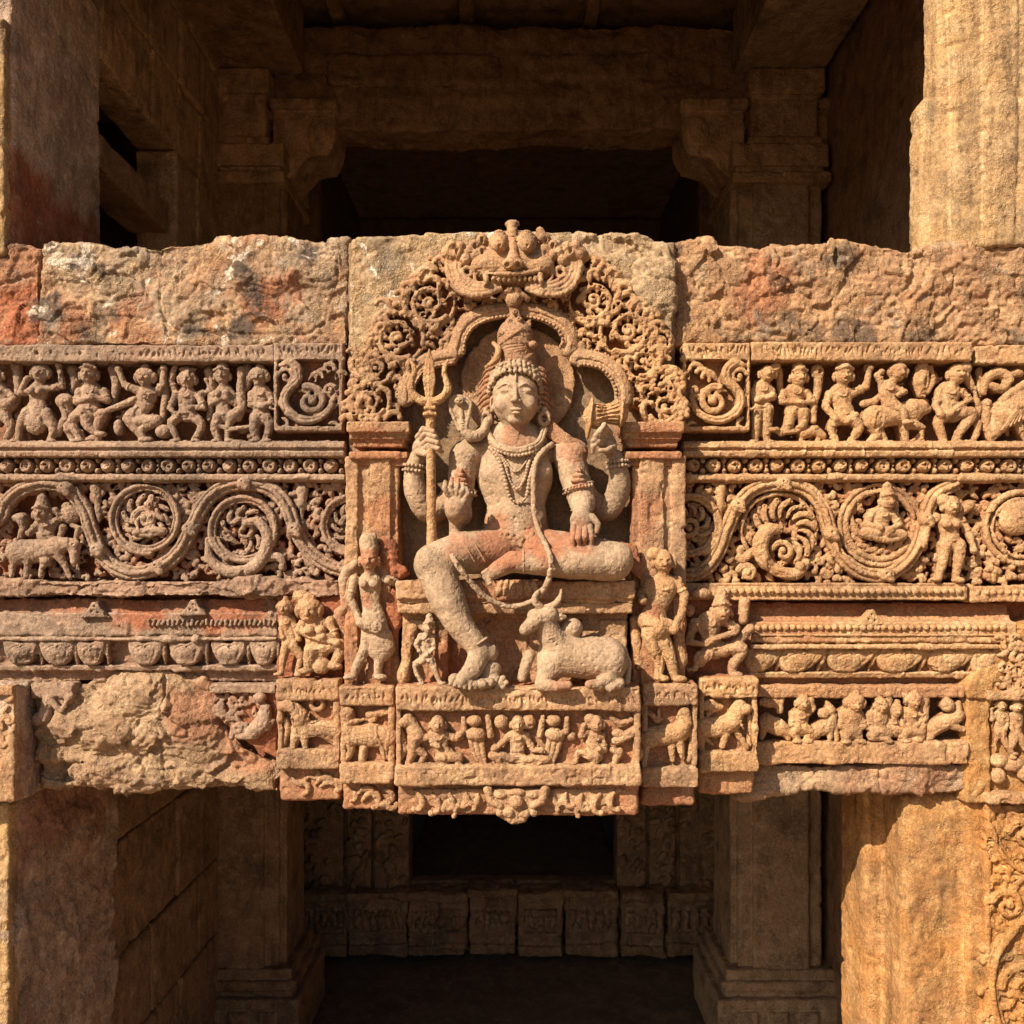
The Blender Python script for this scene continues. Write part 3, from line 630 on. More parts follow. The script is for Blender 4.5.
# front arms
s.chain([(463, 455, 37), (460, 485, 40), (459, 512, 48)], [15, 13.5, 12], 3); s.chain([(459, 514, 50), (457, 511, 68)], [12.5, 11], 3)
s.ell((457, 505, 73), (11.5, 12, 8), k=2); s.chain([(456, 524, 52), (455, 540, 50)], [7, 6], 3)
for i, (x, y) in enumerate(((447, 483), (453, 480), (459, 481), (464, 485))):
    s.chain([(452 + i * 3.2, 499, 76), (x, y + 8, 81), (x + .5, y + 1, 78)], [3.2, 3.0, 2.3], .4)
s.chain([(464, 505, 76), (469, 496, 80), (467, 490, 79)], [3.6, 3.0, 2.2], .6)
s.chain([(455, 503, 81), (460, 502, 82)], .6, .6, neg=True)
s.chain([(570, 455, 37), (577, 480, 42), (583, 503, 50)], [16, 15, 13], 3); s.chain([(583, 503, 52), (581, 514, 66)], [12.5, 9.5], 3)
s.ell((580, 522, 75), (11.5, 12.5, 7), k=2.5)
for q in (((572, 527, 79), (570.5, 540, 83), (571, 551, 81)), ((577.5, 530, 80), (576.5, 539, 85), (577, 545, 81)), ((583, 530, 80), (582.5, 538, 85), (582.5, 544, 81)), ((588, 528, 79), (588.5, 539, 83), (588.5, 549, 80))):
    s.chain(q, [3.3, 3.0, 2.2], .4)
s.chain([(590, 518, 77), (595.5, 525, 80), (594, 533, 80)], [3.6, 3, 2.2], .5)
# hips and legs
s.ell((517, 547, 40), (44, 17, 20), k=4)
s.chain([(496, 551, 46), (462, 553, 64), (436, 563, 73)], [23, 21, 19.5], 4)
s.chain([(436, 566, 73), (450, 600, 80), (462, 624, 82), (480, 646, 82)], [19, 17.5, 13.5, 10.5], 3); s.ell((430, 560, 84), (11, 12, 7), k=5)
s.chain([(482, 648, 82), (475, 664, 90), (464, 675, 97)], [11, 9.5, 7], 3, .8)
s.ell((492, 650, 80), (7, 8, 8), k=3)
for i in range(5):
    s.chain([(457 + i * 4.0, 671 + i * 1.2, 98), (453.5 + i * 4.6, 677 + i * 1.2, 100)], [3.0 - .2 * i, 2.4 - .15 * i], .4)
s.chain([(540, 551, 46), (580, 556, 60), (611, 561, 66)], [23, 22, 19.5], 4)
s.chain([(611, 562, 68), (570, 563, 78), (540, 562, 82), (515, 562, 85)], [18.5, 16, 13, 10.5], 3); s.ell((618, 558, 74), (12, 14, 10), k=5)
s.chain([(513, 561, 86), (500, 568, 90), (489, 575, 90)], [10, 8.5, 6], 2, .85)
for i in range(5): s.chain([(489 + i * .6, 570 + i * 3.0, 93), (484.5 + i * 1.2, 572.5 + i * 2.6, 93)], [2.6, 2.1], .4)
s.mesh('body', M['statue'], deity, 55, 'deity', (20, 48, .35), blobs=[(500, 545, 34, .75), (545, 545, 30, .8), (575, 540, 22, .7), (517, 437, 16, .6), (462, 545, 18, .5), (462, 478, 12, .7), (574, 450, 18, .5)])
# hair
s = S(.7)
s.chain([(517, 372, 40), (518, 358, 42), (516, 345, 43), (515, 335, 43), (515, 324, 43), (515.5, 315, 42), (515, 304, 40)], [22, 18, 18.5, 18, 11, 6, 4.5], 1, .85)
rng = random.Random(3)
def hairz(x, y):
    R = np.interp(y, [304, 315, 324, 335, 345, 358, 372], [4.5, 6, 11, 18, 18.5, 18, 22]); d = min(abs(x - 516), R * .96)
    return 42.7 + .85 * math.sqrt(R * R - d * d) + .3
def strand(q, r_, neg=True):
    s.chain([(x, y, hairz(x, y)) for x, y in crs(q, 7)], r_, .5, neg=neg)
for i in range(8): strand([(533, 345 + i * .9), (520 - i * .5, 346 + i * 2.6), (506 - i, 347 + i * 3.6), (497 - i * .3, 350 + i * 3.8)], 1.0)
for i in range(7): strand([(534 - i * .6, 342 - i * 2.2), (522 - i * .5, 338 - i * 2.4), (510, 337 - i * 2.2), (498 + i, 339 - i * 2.2)], .95)
for o in (-2.2, 0, 2.2): strand([(499, 343 + o), (509, 337 + o), (521, 329 + o), (530, 322 + o)], 1.6, False)
for o in (-1.1, 1.1): strand([(499, 343 + o), (509, 337 + o), (521, 329 + o), (530, 322 + o)], .6)
s.ell((533, 346, 55), (4.5, 4, 5), k=.5)
for (x, y) in ((510, 322), (519, 320), (515, 313)): s.ell((x, y, 52), (3.2, 3, 4), k=.6); s.ell((x, y, 56), (1, 1, 2), k=.3, neg=True)
for e in (-1, 1):
    for i in range(10):
        y0 = 366 + i * 5.6; x0 = 515 + e * (22 + min(i, 4) * .5)
        s.curve([(x0, y0, 44), (x0 + e * 7, y0 + 3, 42), (x0 + e * (13 + 2 * (i % 2)), y0 + 10, 33)], [2.2, 2.3, .9], .3)
for i in range(5):
    s.curve([(541, 404 + i * 6, 40), (552 + i, 421 + i * 4.6, 42), (566 + i, 434 + i * 3.0, 48), (582 + i, 443 + i * 2.0, 46)], [2.2, 2.1, 1.9, 1.1], .25)
s.mesh('hair', M['hair'], deity, 50, 'fine', (38, 54, .3))
s = S(.65)
rng = random.Random(31)
for row, dy in enumerate((2.0, -3.0, -7.5)):
    for i in range(17 - row):
        a = radians(178 + (i + .5 * (row % 2)) * 11.4 + row * 5); s.ell((515.5 + (26.2 - row * .8) * cos(a) + rng.uniform(-.5, .5), 384 + 18 * sin(a) + dy * .9 + 4 + rng.uniform(-.7, .7), 46 + (17 - row) * abs(sin(a))), (rng.uniform(2.3, 3.3), rng.uniform(2.6, 3.6), 3.3), k=.6)
s.mesh('diadem', M['statue'], deity, 55, 'fine')
s = S(.6); s.curve([(493.5, 343, 52), (498.5, 350, 54), (496, 360, 54), (486, 367, 52)], [1.8, 3.3, 3.6, 1.6], .5); s.mesh('crescent', M['gold'], deity, 52, 'fine')
for x, y in ((486, 419), (544.5, 418)):
    s = S(.6); ring(s, (x, y, 46), 4.6, 6.2, 2.3); s.ell((x, y - 8, 45), (3, 4, 3), k=.6); s.mesh('earring', M['statue'], deity, 48, 'fine')
s = S(.6); P = crs([(486, 428, 44), (493, 442, 54), (505, 449, 60), (517, 451, 61), (530, 448, 60), (540, 441, 54), (545, 427, 44)], 6)
s.chain(P, 3.6, .5, .8); beads(s, P + np.array([0, 5.2, .5]), 1.9, 3.6)
s.chain(P + np.array([0, 0, 3.1]), .6, .5, neg=True); s.mesh('necklace', M['statue'], deity, 56, 'fine')
for nm, pts, r_ in (('long_necklace', [(489, 446, 52), (499, 460, 58), (505, 480, 59), (509, 495, 58), (517, 503, 58), (526, 497, 58), (530, 478, 59), (535, 460, 58), (543, 444, 52)], 2.2),
                ('long_necklace', [(495, 450, 56), (504, 462, 58), (510, 480, 58.5), (517, 489, 59), (524, 480, 58.5), (529, 462, 58), (536, 450, 56)], 1.8),
                ('long_necklace', [(501, 455, 58), (509, 466, 58), (516, 472, 59), (524, 465, 58), (530, 454, 58)], 1.4)):
    s = S(.6); P = crs(pts, 7); beads(s, P, r_, r_ * 1.75); s.chain(P - np.array([0, 0, 1]), r_ * .55, .3); s.mesh(nm, M['statue'], deity, 57, 'fine')
s = S(.7); s.curve([(553, 441, 46), (543, 450, 56), (535, 466, 60), (534, 506, 60), (539, 530, 62), (545, 545, 82), (549, 560, 100), (546.5, 582, 93), (533, 600, 80), (510, 606, 76), (488, 598, 80), (470, 580, 88), (459, 565, 93), (454, 556, 92)], 2.9, .5)
s.mesh('sacred_cord', M['statue'], deity, 70, 'carved')
for x, y, z, rx, rot in ((462, 489, 41, 15, 4), (579, 485, 45, 16.5, -14)):
    s = S(.7)
    for dz in (0, 4.5): s.ell((x, y + dz, z), (rx, 2.6, rx), rot=rot, k=.5)
    for t, w_ in ((-4, 8), (-9, 6), (-14, 4), (-18, 2.2)): s.ell((x - 1, y + t, z + rx * .82), (w_, 3, 4), k=.8)
    for i in range(-4, 5): s.ell((x + i * 3.2, y + 3 - i * sin(radians(-rot)) * 3, z + math.sqrt(max(0, rx**2 - (i * 3.2)**2))), (1.7, 2.2, 1.8), k=.3)
    s.mesh('armlet', M['statue'], deity, 55, 'fine', blobs=[(x, y - 8, 14, .6)])
for x, y, z, r_, rot in ((412, 467, 40, 11, 6), (619, 463, 43, 11, -6), (581, 511, 62, 11.5, 0), (478, 641, 82, 12.5, -30), (523, 562, 84, 12.2, 90)):
    s = S(.65)
    for dy in ((-2.4, 2.4) if r_ == 11 else (0,)):
        q = (x + dy * -sin(radians(rot)), y + dy * cos(radians(rot)), z); s.ell(q, (r_, 2.0, r_), rot=rot, k=.4)
        if r_ == 11:
            for a in range(10, 171, 20): s.ell((q[0] + r_ * cos(radians(a)) * cos(radians(rot)), q[1] + r_ * cos(radians(a)) * sin(radians(rot)), z + r_ * sin(radians(a))), (1.7, 2.0, 1.7), k=.3)
    s.mesh('bracelet' if y < 600 and rot != 90 else 'anklet', M['statue'], deity, 55, 'fine')
s = S(.8); rng = random.Random(8); s.ell((517, 543, 54), (22, 9, 8), k=2)
for i in range(26): s.ell((517 + rng.uniform(-20, 20), 541 + rng.uniform(-7, 8), 60), (rng.uniform(2, 4), rng.uniform(2, 3.5), 3), rot=rng.uniform(0, 90), k=.5)
s.chain([(482, 532, 46), (500, 537, 58), (516, 539, 61), (534, 537, 58), (551, 531, 46)], 2.4, .5)
for x in (452, 462, 472): s.chain([(x, 537 + (472 - x) * .35, 70), (x + 6, 548, 84), (x + 14, 562, 84)], .8, .5)
s.mesh('loincloth', M['hair'], deity, 58, 'carved', (52, 62, .5))
# what the figure holds
tri = thing('trident', 'stone trident held upright in the figure\'s raised hand', 'trident', 431, 545, 55)
s = S(.6); s.chain([(430.5, 404, 60), (431, 440, 60), (432, 550, 60)], [5.0, 4.6, 4.9], .5); s.mesh('staff', M['gold'], tri, 58, 'fine')
s = S(.6); s.poly([(429.5, 348), (434, 362), (436, 380), (433, 398), (429.5, 402), (426, 398), (423, 380), (425.5, 362)], 57, 63, 1); s.chain([(429.5, 354, 62.5), (429.5, 398, 62.5)], .8, 1)
for e in (-1, 1): s.curve([(429.5, 402, 60), (429.5 + e * 8, 401, 60), (429.5 + e * 16, 395, 60), (429.5 + e * 18.5, 386, 60), (429.5 + e * 15, 374, 60), (429.5 + e * 15.5, 367, 60), (429.5 + e * 18.5, 361, 60)], [4.2, 4.4, 4.2, 3.8, 3.0, 2.4, 1.0], .6)
s.box((430.5, 409, 60), (6, 2.2, 6), 1.5); s.box((430.5, 415, 60), (7, 2.0, 7), 1.5); s.mesh('prongs', M['gold'], tri, 58, 'fine')
cob = thing('cobra', 'hooded stone cobra rearing over the figure\'s shoulder', 'snake', 470, 440, 45)
s = S(.55); s.poly([AF(x, y) for x, y in crs([(60, 605), (72, 565), (112, 548), (165, 556), (203, 592), (206, 625), (188, 700), (168, 770), (122, 780), (98, 715), (66, 645), (60, 605)], 4)], 49, 56, 2.5)
s.chain([AF(x, y) + (55.6,) for x, y in crs([(122, 770), (98, 710), (70, 645), (66, 603), (78, 572), (112, 556), (160, 562), (196, 595), (198, 625), (182, 700), (164, 765)], 4)], 1.7, .5); s.ell((460, 402, 58.5), (5.0, 4.2, 4), k=.8); s.ell((458, 402.5, 62), (.9, .9, 1.5), k=.3, neg=True); s.ell((462.5, 402.5, 62), (.9, .9, 1.5), k=.3, neg=True)
s.chain([(461, 406, 55.5), (463, 428, 57)], [1.8, 2.2], .5); s.chain([(462.5, 424, 53), (465, 432, 53), (471, 437, 53), (478, 436, 52), (484, 430, 49), (487, 420, 46)], [5.2, 5.2, 5.6, 5.4, 5, 4.2], 1.5)
for i in range(9): s.chain([(458.6 + i * .45, 409 + i * 2.3, 58.4), (464.5 + i * .25, 409 + i * 2.3, 58.4)], .45, .3, neg=True)
s.mesh('snake_body', M['statue'], cob, 52, 'fine')
drm = thing('hourglass_drum', 'small hourglass drum held up in the figure\'s other raised hand', 'drum', 604, 425, 56)
s = S(.6); s.chain([(593, 412, 56), (599, 411, 56), (604, 410, 56), (609, 409, 56), (615, 408, 55)], [12.5, 9.5, 8.2, 9.5, 12.5], 1)
for a in range(-80, 81, 20): s.chain([(594, 412 + 13 * sin(radians(a)), 56 + 13 * cos(radians(a))), (604, 410 + 9 * sin(radians(a)), 56 + 9 * cos(radians(a))), (615, 408 + 13 * sin(radians(a)), 55 + 13 * cos(radians(a)))], .9, .3)
s.mesh('drum_body', M['gold'], drm, 56, 'fine')
for c, r_, rot in (((587.5, 414, 56), (3.2, 21, 17), 7), ((619, 409, 55), (3.2, 14.5, 14), 4)):
    s = S(.6); s.ell(c, r_, rot=rot); s.mesh('drum_head', M['gold'], drm, 56, 'fine')
drm.location.z -= 4 * U; drm.location.x += 2 * U

# ------------------------------------------------------------------ bull, dwarf and the standing attendants
bull = thing('bull_statue', 'kneeling humped stone bull with turned head on the plinth', 'statue', 580, 688, 78)
s = S(.75, 30)
s.chain([(560, 655, 74), (582, 658, 74), (606, 660, 72)], [22, 21, 23], 4, .9); s.ell((572, 628, 76), (11, 10.5, 10), k=3)
s.ell((612, 662, 82), (14, 19, 12), k=4); s.ell((551, 664, 80), (14, 18, 13), k=4)
s.chain([(560, 650, 76), (550, 635, 82), (544, 620, 86)], [17, 13, 10.5], 4)
s.chain([(548, 614, 86), (536, 619, 92), (526, 627, 95)], [10.5, 8.5, 6.2], 2.5)
s.ell((524, 629, 95), (5, 5, 5), k=1.5)
for y_, z_ in ((626.5, 100.5), ): s.ell((521.8, y_, z_), (1.3, 1.2, 2), k=.5, neg=True)
s.chain([(519, 632.5, 98), (528, 634, 101)], .5, .5, neg=True)
s.ell((541, 615, 95), (3, 2, 2.2), k=.6); ring(s, (541, 615, 95.5), 3.8, 2.6, .7); s.ell((532, 612, 90), (6, 3, 5), rot=-35, k=2)
for dy in (0, 3, 6): s.chain([(536 + dy, 640 + dy * 1.5, 92), (548 + dy, 640 + dy, 95), (559 + dy * .6, 626 + dy * 1.8, 88)], .7, .7, neg=True)
s.chain([(546, 674, 82), (541, 683, 90), (556, 684, 94), (567, 683, 93)], [9.5, 7, 5.2, 4.5], 2)
s.chain([(530, 656, 70), (525, 668, 74), (522, 678, 76)], [6, 5.5, 4.5], 2)
s.chain([(610, 676, 82), (598, 683, 90), (588, 682, 94)], [10, 6, 4.5], 2); s.chain([(618, 682, 86), (608, 686, 92)], [6, 4], 2)
s.mesh('body', M['statue'], bull, 78, 'fine', (60, 78, .5), blobs=[(575, 690, 30, .5)])
for pts in ([(540, 607, 88), (535, 601, 90), (536, 594, 90), (542, 588, 88)], [(550, 607, 88), (556, 603, 90), (560, 596, 90), (561, 589, 88)]):
    s = S(.6); s.curve(pts, [4.2, 3.6, 2.8, 1.2], .5); s.mesh('horn', M['statue'], bull, 84, 'fine')
s = S(.6); s.chain([(553, 614, 86), (560, 617, 88), (565, 617, 88)], [3, 4.2, 1.8], 1, .7); s.ell((560, 617.5, 91.5), (4, 1.5, 1.6), k=.5, neg=True); s.mesh('ear', M['statue'], bull, 86, 'fine')
s = S(.65); s.curve([(625, 650, 74), (629, 665, 76), (627, 682, 78)], [2.5, 2.8, 3.2], .5); s.mesh('tail', M['statue'], bull, 78, 'fine')

dw = thing('dwarf_statue', 'tiny worn figure standing between the throne leg and the hanging leg', 'statue', 427, 686, 66)
s = S(.6, 30)
fig(s, A4, (150, 708), 25, [(140, 755), (135, 790), (138, 820)], [[(118, 745), (100, 775), (112, 800)], [(165, 745), (170, 790), (140, 815)]], [[(125, 835), (95, 860), (125, 925)], [(155, 835), (170, 870), (190, 920)]], z=66, hat='cone')
s.mesh('body', M['statue'], dw, 66, 'carved', (56, 66, .5))
s = S(.7, 30); s.ell((404, 676, 62), (7, 10, 8)); s.ell((407, 664, 58), (5, 8, 6)); s.chain([(404, 670, 58), (408, 650, 56), (412, 630, 56)], [6, 4, 6], 2); s.mesh('backing_stump', M['buff'], dw, 62, 'carved', (40, 66, .6))

AL = V2(270, 520, 6.4); AR = V2(620, 520, 6.4)
at = thing('attendant_statue', 'standing female stone attendant in a long skirt left of the throne', 'statue', 368, 682, 50)
s = S(.7, 12)
fig(s, AL, (640, 255), 66, [(640, 400), (645, 520), (665, 610)], [[(540, 380), (515, 500), (560, 590), (585, 655, 6)], [(740, 375, -4), (800, 400, -4), (765, 385, 4)]],
    [[(640, 680), (610, 820), (560, 930), (535, 1000)], [(700, 700), (700, 850), (690, 1000)]], z=48, hat=None, skirt=([(660, 640), (685, 740), (710, 815)], [84, 98, 92]), female=True)
s.chain([(*AL(640, 200), 50), (*AL(660, 110), 50)], [9, 4.5], 2); s.ell((*AL(625, 150), 50), (8, 11, 8), k=2)
s.chain([(*AL(545, 275), 44), (*AL(490, 320), 42), (*AL(465, 380), 40), (*AL(470, 560), 36), (*AL(430, 600), 34), (*AL(470, 700), 32)], [4, 6, 6, 5, 6, 4], 2)
s.chain([(*AL(610, 660), 56), (*AL(690, 680), 58)], [6, 7], 2)
s.mesh('body', M['statue'], at, 48, 'carved', (34, 50, .7), blobs=[(372, 560, 14, .7), (366, 600, 10, .6)])
s = S(.9, 8); s.ell((*AL(740, 240), 40), (13, 22, 6)); s.ell((*AL(800, 330), 40), (14, 8, 6)); s.ell((*AL(780, 600), 40), (10, 26, 6)); s.mesh('backing', M['redback'], at, 44, 'block', (None, None, .9))
at = thing('attendant_statue', 'standing stone attendant with lowered arm right of the bull', 'statue', 664, 684, 50)
s = S(.7, 12)
fig(s, AR, (275, 265), 74, [(275, 430), (225, 560), (215, 650)], [[(365, 390), (410, 480), (395, 570), (335, 700, 4)], [(190, 400, -4), (130, 480, -4), (140, 515, 3)]],
    [[(180, 720), (215, 830), (250, 920), (240, 1005)], [(250, 720), (300, 820), (330, 930), (350, 1010)]], z=48, hat='sidel', tw=1.12)
s.chain([(*AR(160, 640), 50), (*AR(230, 690), 54), (*AR(300, 680), 52)], [9, 11, 8], 2, .8)
s.curve([(*AR(370, 640), 40), (*AR(385, 780), 40), (*AR(400, 900), 40), (*AR(390, 960), 38)], [5, 6, 6.5, 5], 1)
s.curve([(*AR(100, 640), 40), (*AR(110, 780), 40), (*AR(140, 940), 38)], [5, 5.5, 6], 1)
s.mesh('body', M['gold'], at, 48, 'carved', (32, 50, .5), blobs=[(655, 610, 10, .7)])
s = S(.8, 10); s.poly([AR(5, 140), AR(100, 165), AR(130, 270), AR(135, 390), AR(80, 350), AR(60, 320)], 44, 54, 2)
s.mesh('broken_backing', M['redback'], at, 48, 'block', (None, None, .5))
# ------------------------------------------------------------------ setting: ground, hall, jambs, pillars
def rx(px, d): return 512 + (px - 512) * (1 - d / DPX)       # true column and row of something seen at px at depth d
def ry(py, d): return HY + (py - HY) * (1 - d / DPX)
def blk(name, x0, x1, y0, y1, z0, z1, mat, parent=None, res=4, rnd=2.0, rough='block', ochre=(None, None, 0.0), blobs=(), extra=None):
    s = S(res); s.box(((x0 + x1) / 2, (y0 + y1) / 2, (z0 + z1) / 2), ((x1 - x0) / 2, (y1 - y0) / 2, (z1 - z0) / 2), rnd)
    if extra: extra(s)
    return s.mesh(name, mat, parent, 0, rough, ochre, blobs)
def T(name, label, cat, px, py, z, group=None):               # a thing given in true px
    o = bpy.data.objects.new(name, None); scn.collection.objects.link(o); l = W(np.array([[px, py, z]]), 0)[0]
    o.location = l; o['_loc'] = list(l); o['label'] = label; o['category'] = cat; o.empty_display_size = .05
    if group: o['group'] = group
    return o
FL = 1410
def sheet(name, x0, x1, za, zb, y, mat, n=120, amp=2.0):
    xs = np.linspace(x0, x1, n); zs = np.linspace(za, zb, n); X, Z = np.meshgrid(xs, zs, indexing='ij')
    P = np.column_stack([X.ravel(), np.full(n * n, float(y)), Z.ravel()]); P[:, 1] += amp * noise(P, 60, 2) + amp * .6 * noise(P, 18, 3)
    i = np.arange(n * n).reshape(n, n); Q = np.stack([i[:-1, :-1], i[:-1, 1:], i[1:, 1:], i[1:, :-1]], -1).reshape(-1, 4)
    o = mesh_obj(name, W(P, 0), Q, mat); o['kind'] = 'structure'; return o
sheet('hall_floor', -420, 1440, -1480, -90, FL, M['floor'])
sheet('ground', -16000, 17000, -94, 24000, FL + 4, M['ground'], 160, 3)

# side wall on the left with its window, right wall, back wall, roof
wl = T('side_wall', 'shaded inner side wall with a window on the left of the hall', 'wall', -20, FL, -400)
rng = random.Random(1)
def courses(z0, z1, y0, y1, x, par, mat, hgt=92, ln=120):
    y = y0; r = 0
    while y < y1 - 4:
        h_ = min(hgt * rng.uniform(.8, 1.2), y1 - y); h_ = y1 - y if y1 - y - h_ < 30 else h_; z = z0; r += 1
        while z < z1 - 4:
            l_ = min(ln * rng.uniform(.6, 1.4), z1 - z); l_ = z1 - z if z1 - z - l_ < 40 else l_
            blk('stone_block', x - 60, x + rng.uniform(-2.5, 3.5), y + 1, y + h_ - 1, z + 1, z + l_ - 1, mat, par, 4, 3); z += l_
        y += h_
courses(-660, -200, -420, -52, 10, wl, M['hallwall']); courses(-660, -200, 640, FL + 2, 9, wl, M['hall'], 130, 160); courses(-660, -437, -51, 639, 12, wl, M['hallwall'], 150, 130)
blk('window_lintel', -58, 2, 30, 75, -436, -215, M['hall'], wl, 4)
def masonry(x0, x1, ys, z0, z1, par, side):
    pass
wr = T('side_wall', 'dark inner wall behind the orange jamb on the right', 'wall', 1100, FL, -600)
blk('masonry', 1062, 1130, -420, FL + 2, -1050, -322, M['hall'], wr, 8)
bw = T('back_wall', 'deep dark back wall with pilasters and a black doorway', 'wall', 512, FL, -1060)
BD = -1050
def bx(a): return rx(a, BD)
def by(a): return ry(a, BD)
for a, b in ((-420, 0), (0, 1)):
    pass
BM = by(640)
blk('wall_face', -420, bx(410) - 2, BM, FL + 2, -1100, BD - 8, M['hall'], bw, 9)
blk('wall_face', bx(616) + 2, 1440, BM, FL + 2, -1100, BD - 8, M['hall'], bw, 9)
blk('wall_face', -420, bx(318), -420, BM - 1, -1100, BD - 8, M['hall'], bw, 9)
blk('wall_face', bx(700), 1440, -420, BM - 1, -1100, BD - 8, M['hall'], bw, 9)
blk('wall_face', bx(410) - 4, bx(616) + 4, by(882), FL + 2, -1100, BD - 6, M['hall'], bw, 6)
for a, b in ((300, 344), (347, 372), (375, 410), (616, 646), (649, 676), (679, 735)):
    s = S(3); s.box(((bx(a) + bx(b)) / 2, (BM + FL) / 2, BD - 20), ((bx(b) - bx(a)) / 2, (FL - BM) / 2, 22 + 6 * ((a // 3) % 3)), 3)
    rng = random.Random(a)
    for yy in np.arange(by(760), by(880), 26):
        for k in range(3): s.ell((rng.uniform(bx(a) + 8, bx(b) - 8), yy + rng.uniform(-9, 9), BD + 8 + 6 * ((a // 3) % 3)), (rng.uniform(5, 10), rng.uniform(8, 14), 8), rot=rng.uniform(0, 90), k=2)
    s.mesh('pilaster', M['hall'], bw, 0, 'block')
for a, b in ((306, 350), (352, 408), (410, 466), (470, 515), (518, 560), (563, 614), (618, 660), (664, 732)):
    s = S(2.5); x0, x1 = bx(a) - 1, bx(b) + 3; j_ = (a * 7) % 13 - 6; s.box(((x0 + x1) / 2, by(915), BD + 18 + j_), ((x1 - x0) / 2, by(945) - by(915), 26), 3); s.box(((x0 + x1) / 2, by(888) + j_, BD + 20), ((x1 - x0) / 2 + 1, 9, 32), 3); s.box(((x0 + x1) / 2, by(940), BD + 24 + j_), ((x1 - x0) / 2 - 1, 12, 30), 3)
    s.box(((x0 + x1) / 2, by(912), BD + 46), ((x1 - x0) / 2 - 12, 26, 6), 2, neg=True)
    rng = random.Random(a)
    for k in range(6):
        fx = x0 + 14 + (x1 - x0 - 28) * (k + .5) / 6; s.ell((fx, by(912) + 6, BD + 42), (6, rng.uniform(14, 20), 9), rot=rng.uniform(-25, 25), k=2); s.ell((fx + rng.uniform(-3, 3), by(912) - 16, BD + 44), (6, 6, 8), k=1)
    s.mesh('dado_block', M['hall'], bw, 0, 'rock')
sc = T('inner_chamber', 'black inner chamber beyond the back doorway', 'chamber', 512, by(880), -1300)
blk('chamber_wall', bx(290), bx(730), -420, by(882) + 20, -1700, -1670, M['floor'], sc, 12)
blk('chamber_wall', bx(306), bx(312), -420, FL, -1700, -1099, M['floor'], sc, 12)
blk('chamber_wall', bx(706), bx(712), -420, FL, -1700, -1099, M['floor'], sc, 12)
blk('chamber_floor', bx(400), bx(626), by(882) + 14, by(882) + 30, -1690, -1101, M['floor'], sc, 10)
rf = T('stone_roof', 'dark slab roof over the hall', 'roof', 512, -420, -700)
blk('roof_slab', -440, 1450, -520, -422, -1710, 10, M['hall'], rf, 10)
for x in (190, 420, 640): blk('roof_rib', x, x + 26, -421, -398, -1050, -140, M['hall'], rf, 5)
ow = T('light_block_wall', 'unseen added wall keeping sky light out of the room beyond the left window', 'wall', -430, FL, -700); ow['label'] = 'unseen added wall blocking sky light behind the left window'  # out-of-view wall added to keep sky light out of the hall
blk('masonry', -460, -421, -420, FL + 2, -1110, -100, M['hall'], ow, 12)
ow = T('light_block_wall', 'unseen added wall blocking sky light behind the right column', 'wall', 1450, FL, -700)  # its added counterpart, shuts out stray light on the right
blk('masonry', 1441, 1480, -420, FL + 2, -1110, -100, M['hall'], ow, 12)
fa = T('facade_header', 'heavy stone header above the tall portal', 'header', 512, -110, -60)
blk('header_block', -500, 1520, -520, -112, -135, 8, M['pillar'], fa, 8)

# columns of the hall
CD = -650
def cx(a): return rx(a, CD)
def cy(a): return ry(a, CD)
def column(label, f, mat, left):
    t = T('hall_column', label, 'column', f(780), FL, CD - 80)
    def bb(s, a, b, y0, y1, dz, rnd=3):
        x0, x1 = sorted((f(a), f(b))); s.box(((x0 + x1) / 2, (cy(y0) + cy(y1)) / 2, CD - 78), ((x1 - x0) / 2, (cy(y1) - cy(y0)) / 2, 78 + dz), rnd)
    s = S(3); bb(s, 738, 822, 180, 972, 0); bb(s, 752, 808, 180, 972, 9, 2); bb(s, 732, 746, 180, 972, -12, 2)
    s.mesh('shaft', mat, t, 0, 'block')
    s = S(2.5)
    for a, b, y0, y1, dz in ((747, 824, 70, 94, 10), (750, 820, 94, 98, 4), (752, 818, 98, 138, 0), (748, 822, 138, 147, 8), (731, 826, 147, 170, 18), (735, 822, 170, 176, 10), (730, 828, 176, 187, 22)): bb(s, a, b, y0, y1, dz)
    s.mesh('capital', M['hallwall'], t, 0, 'block')
    for (a, b, e) in ((684, 748, -1), (822, 858, 1)):
        s = S(2.5); x0, x1 = f(a), f(b); o, i = (x0, x1) if e < 0 else (x1, x0)
        m = o + (i - o) * .45
        s.poly([(o, cy(96)), (i, cy(96)), (i, cy(178)), (i + (m - i) * .5, cy(172)), (m, cy(152)), (o + (m - o) * .3, cy(148)), (o, cy(128))], CD - 120, CD - 20, 4)
        s.ell(((o + m) / 2, cy(130), CD - 24), (abs(m - o) * .5, 36, 14), k=3); s.box(((o + i) / 2, cy(100), CD - 70), (abs(i - o) / 2 + 4, 9, 62), 3)
        s.mesh('bracket', M['hallwall'], t, 0, 'block')
    s = S(3)
    for a, b, y0, y1, dz in ((724, 833, 966, 976, 14), (718, 836, 976, 986, 24), (722, 833, 986, 992, 14), (714, 838, 992, 1046, 28)): bb(s, a, b, y0, y1, dz)
    s.box((f(776), cy(1015), CD + 28), (70, 22, 6), 2, neg=True)
    for k in (745, 775, 805): s.box((f(k), cy(1014), CD + 24), (16, 16, 5), 3)
    s.mesh('base', mat, t, 0, 'block')
column('free-standing square column with a stepped base on the right of the hall', cx, M['hallcol'], False)
column('shaded square column half sunk in the left side wall', lambda a: 1024 - cx(a) - 12, M['hall'], True)
lb = T('roof_beam', 'roof beam running inwards above the right column', 'beam', 975, -293, -380)
blk('beam', 897, 1052, -395, cy(70) - 1, -668, -140, M['hallcol'], lb, 4)
lb = T('roof_beam', 'roof beam running inwards above the left column', 'beam', 60, -293, -380)
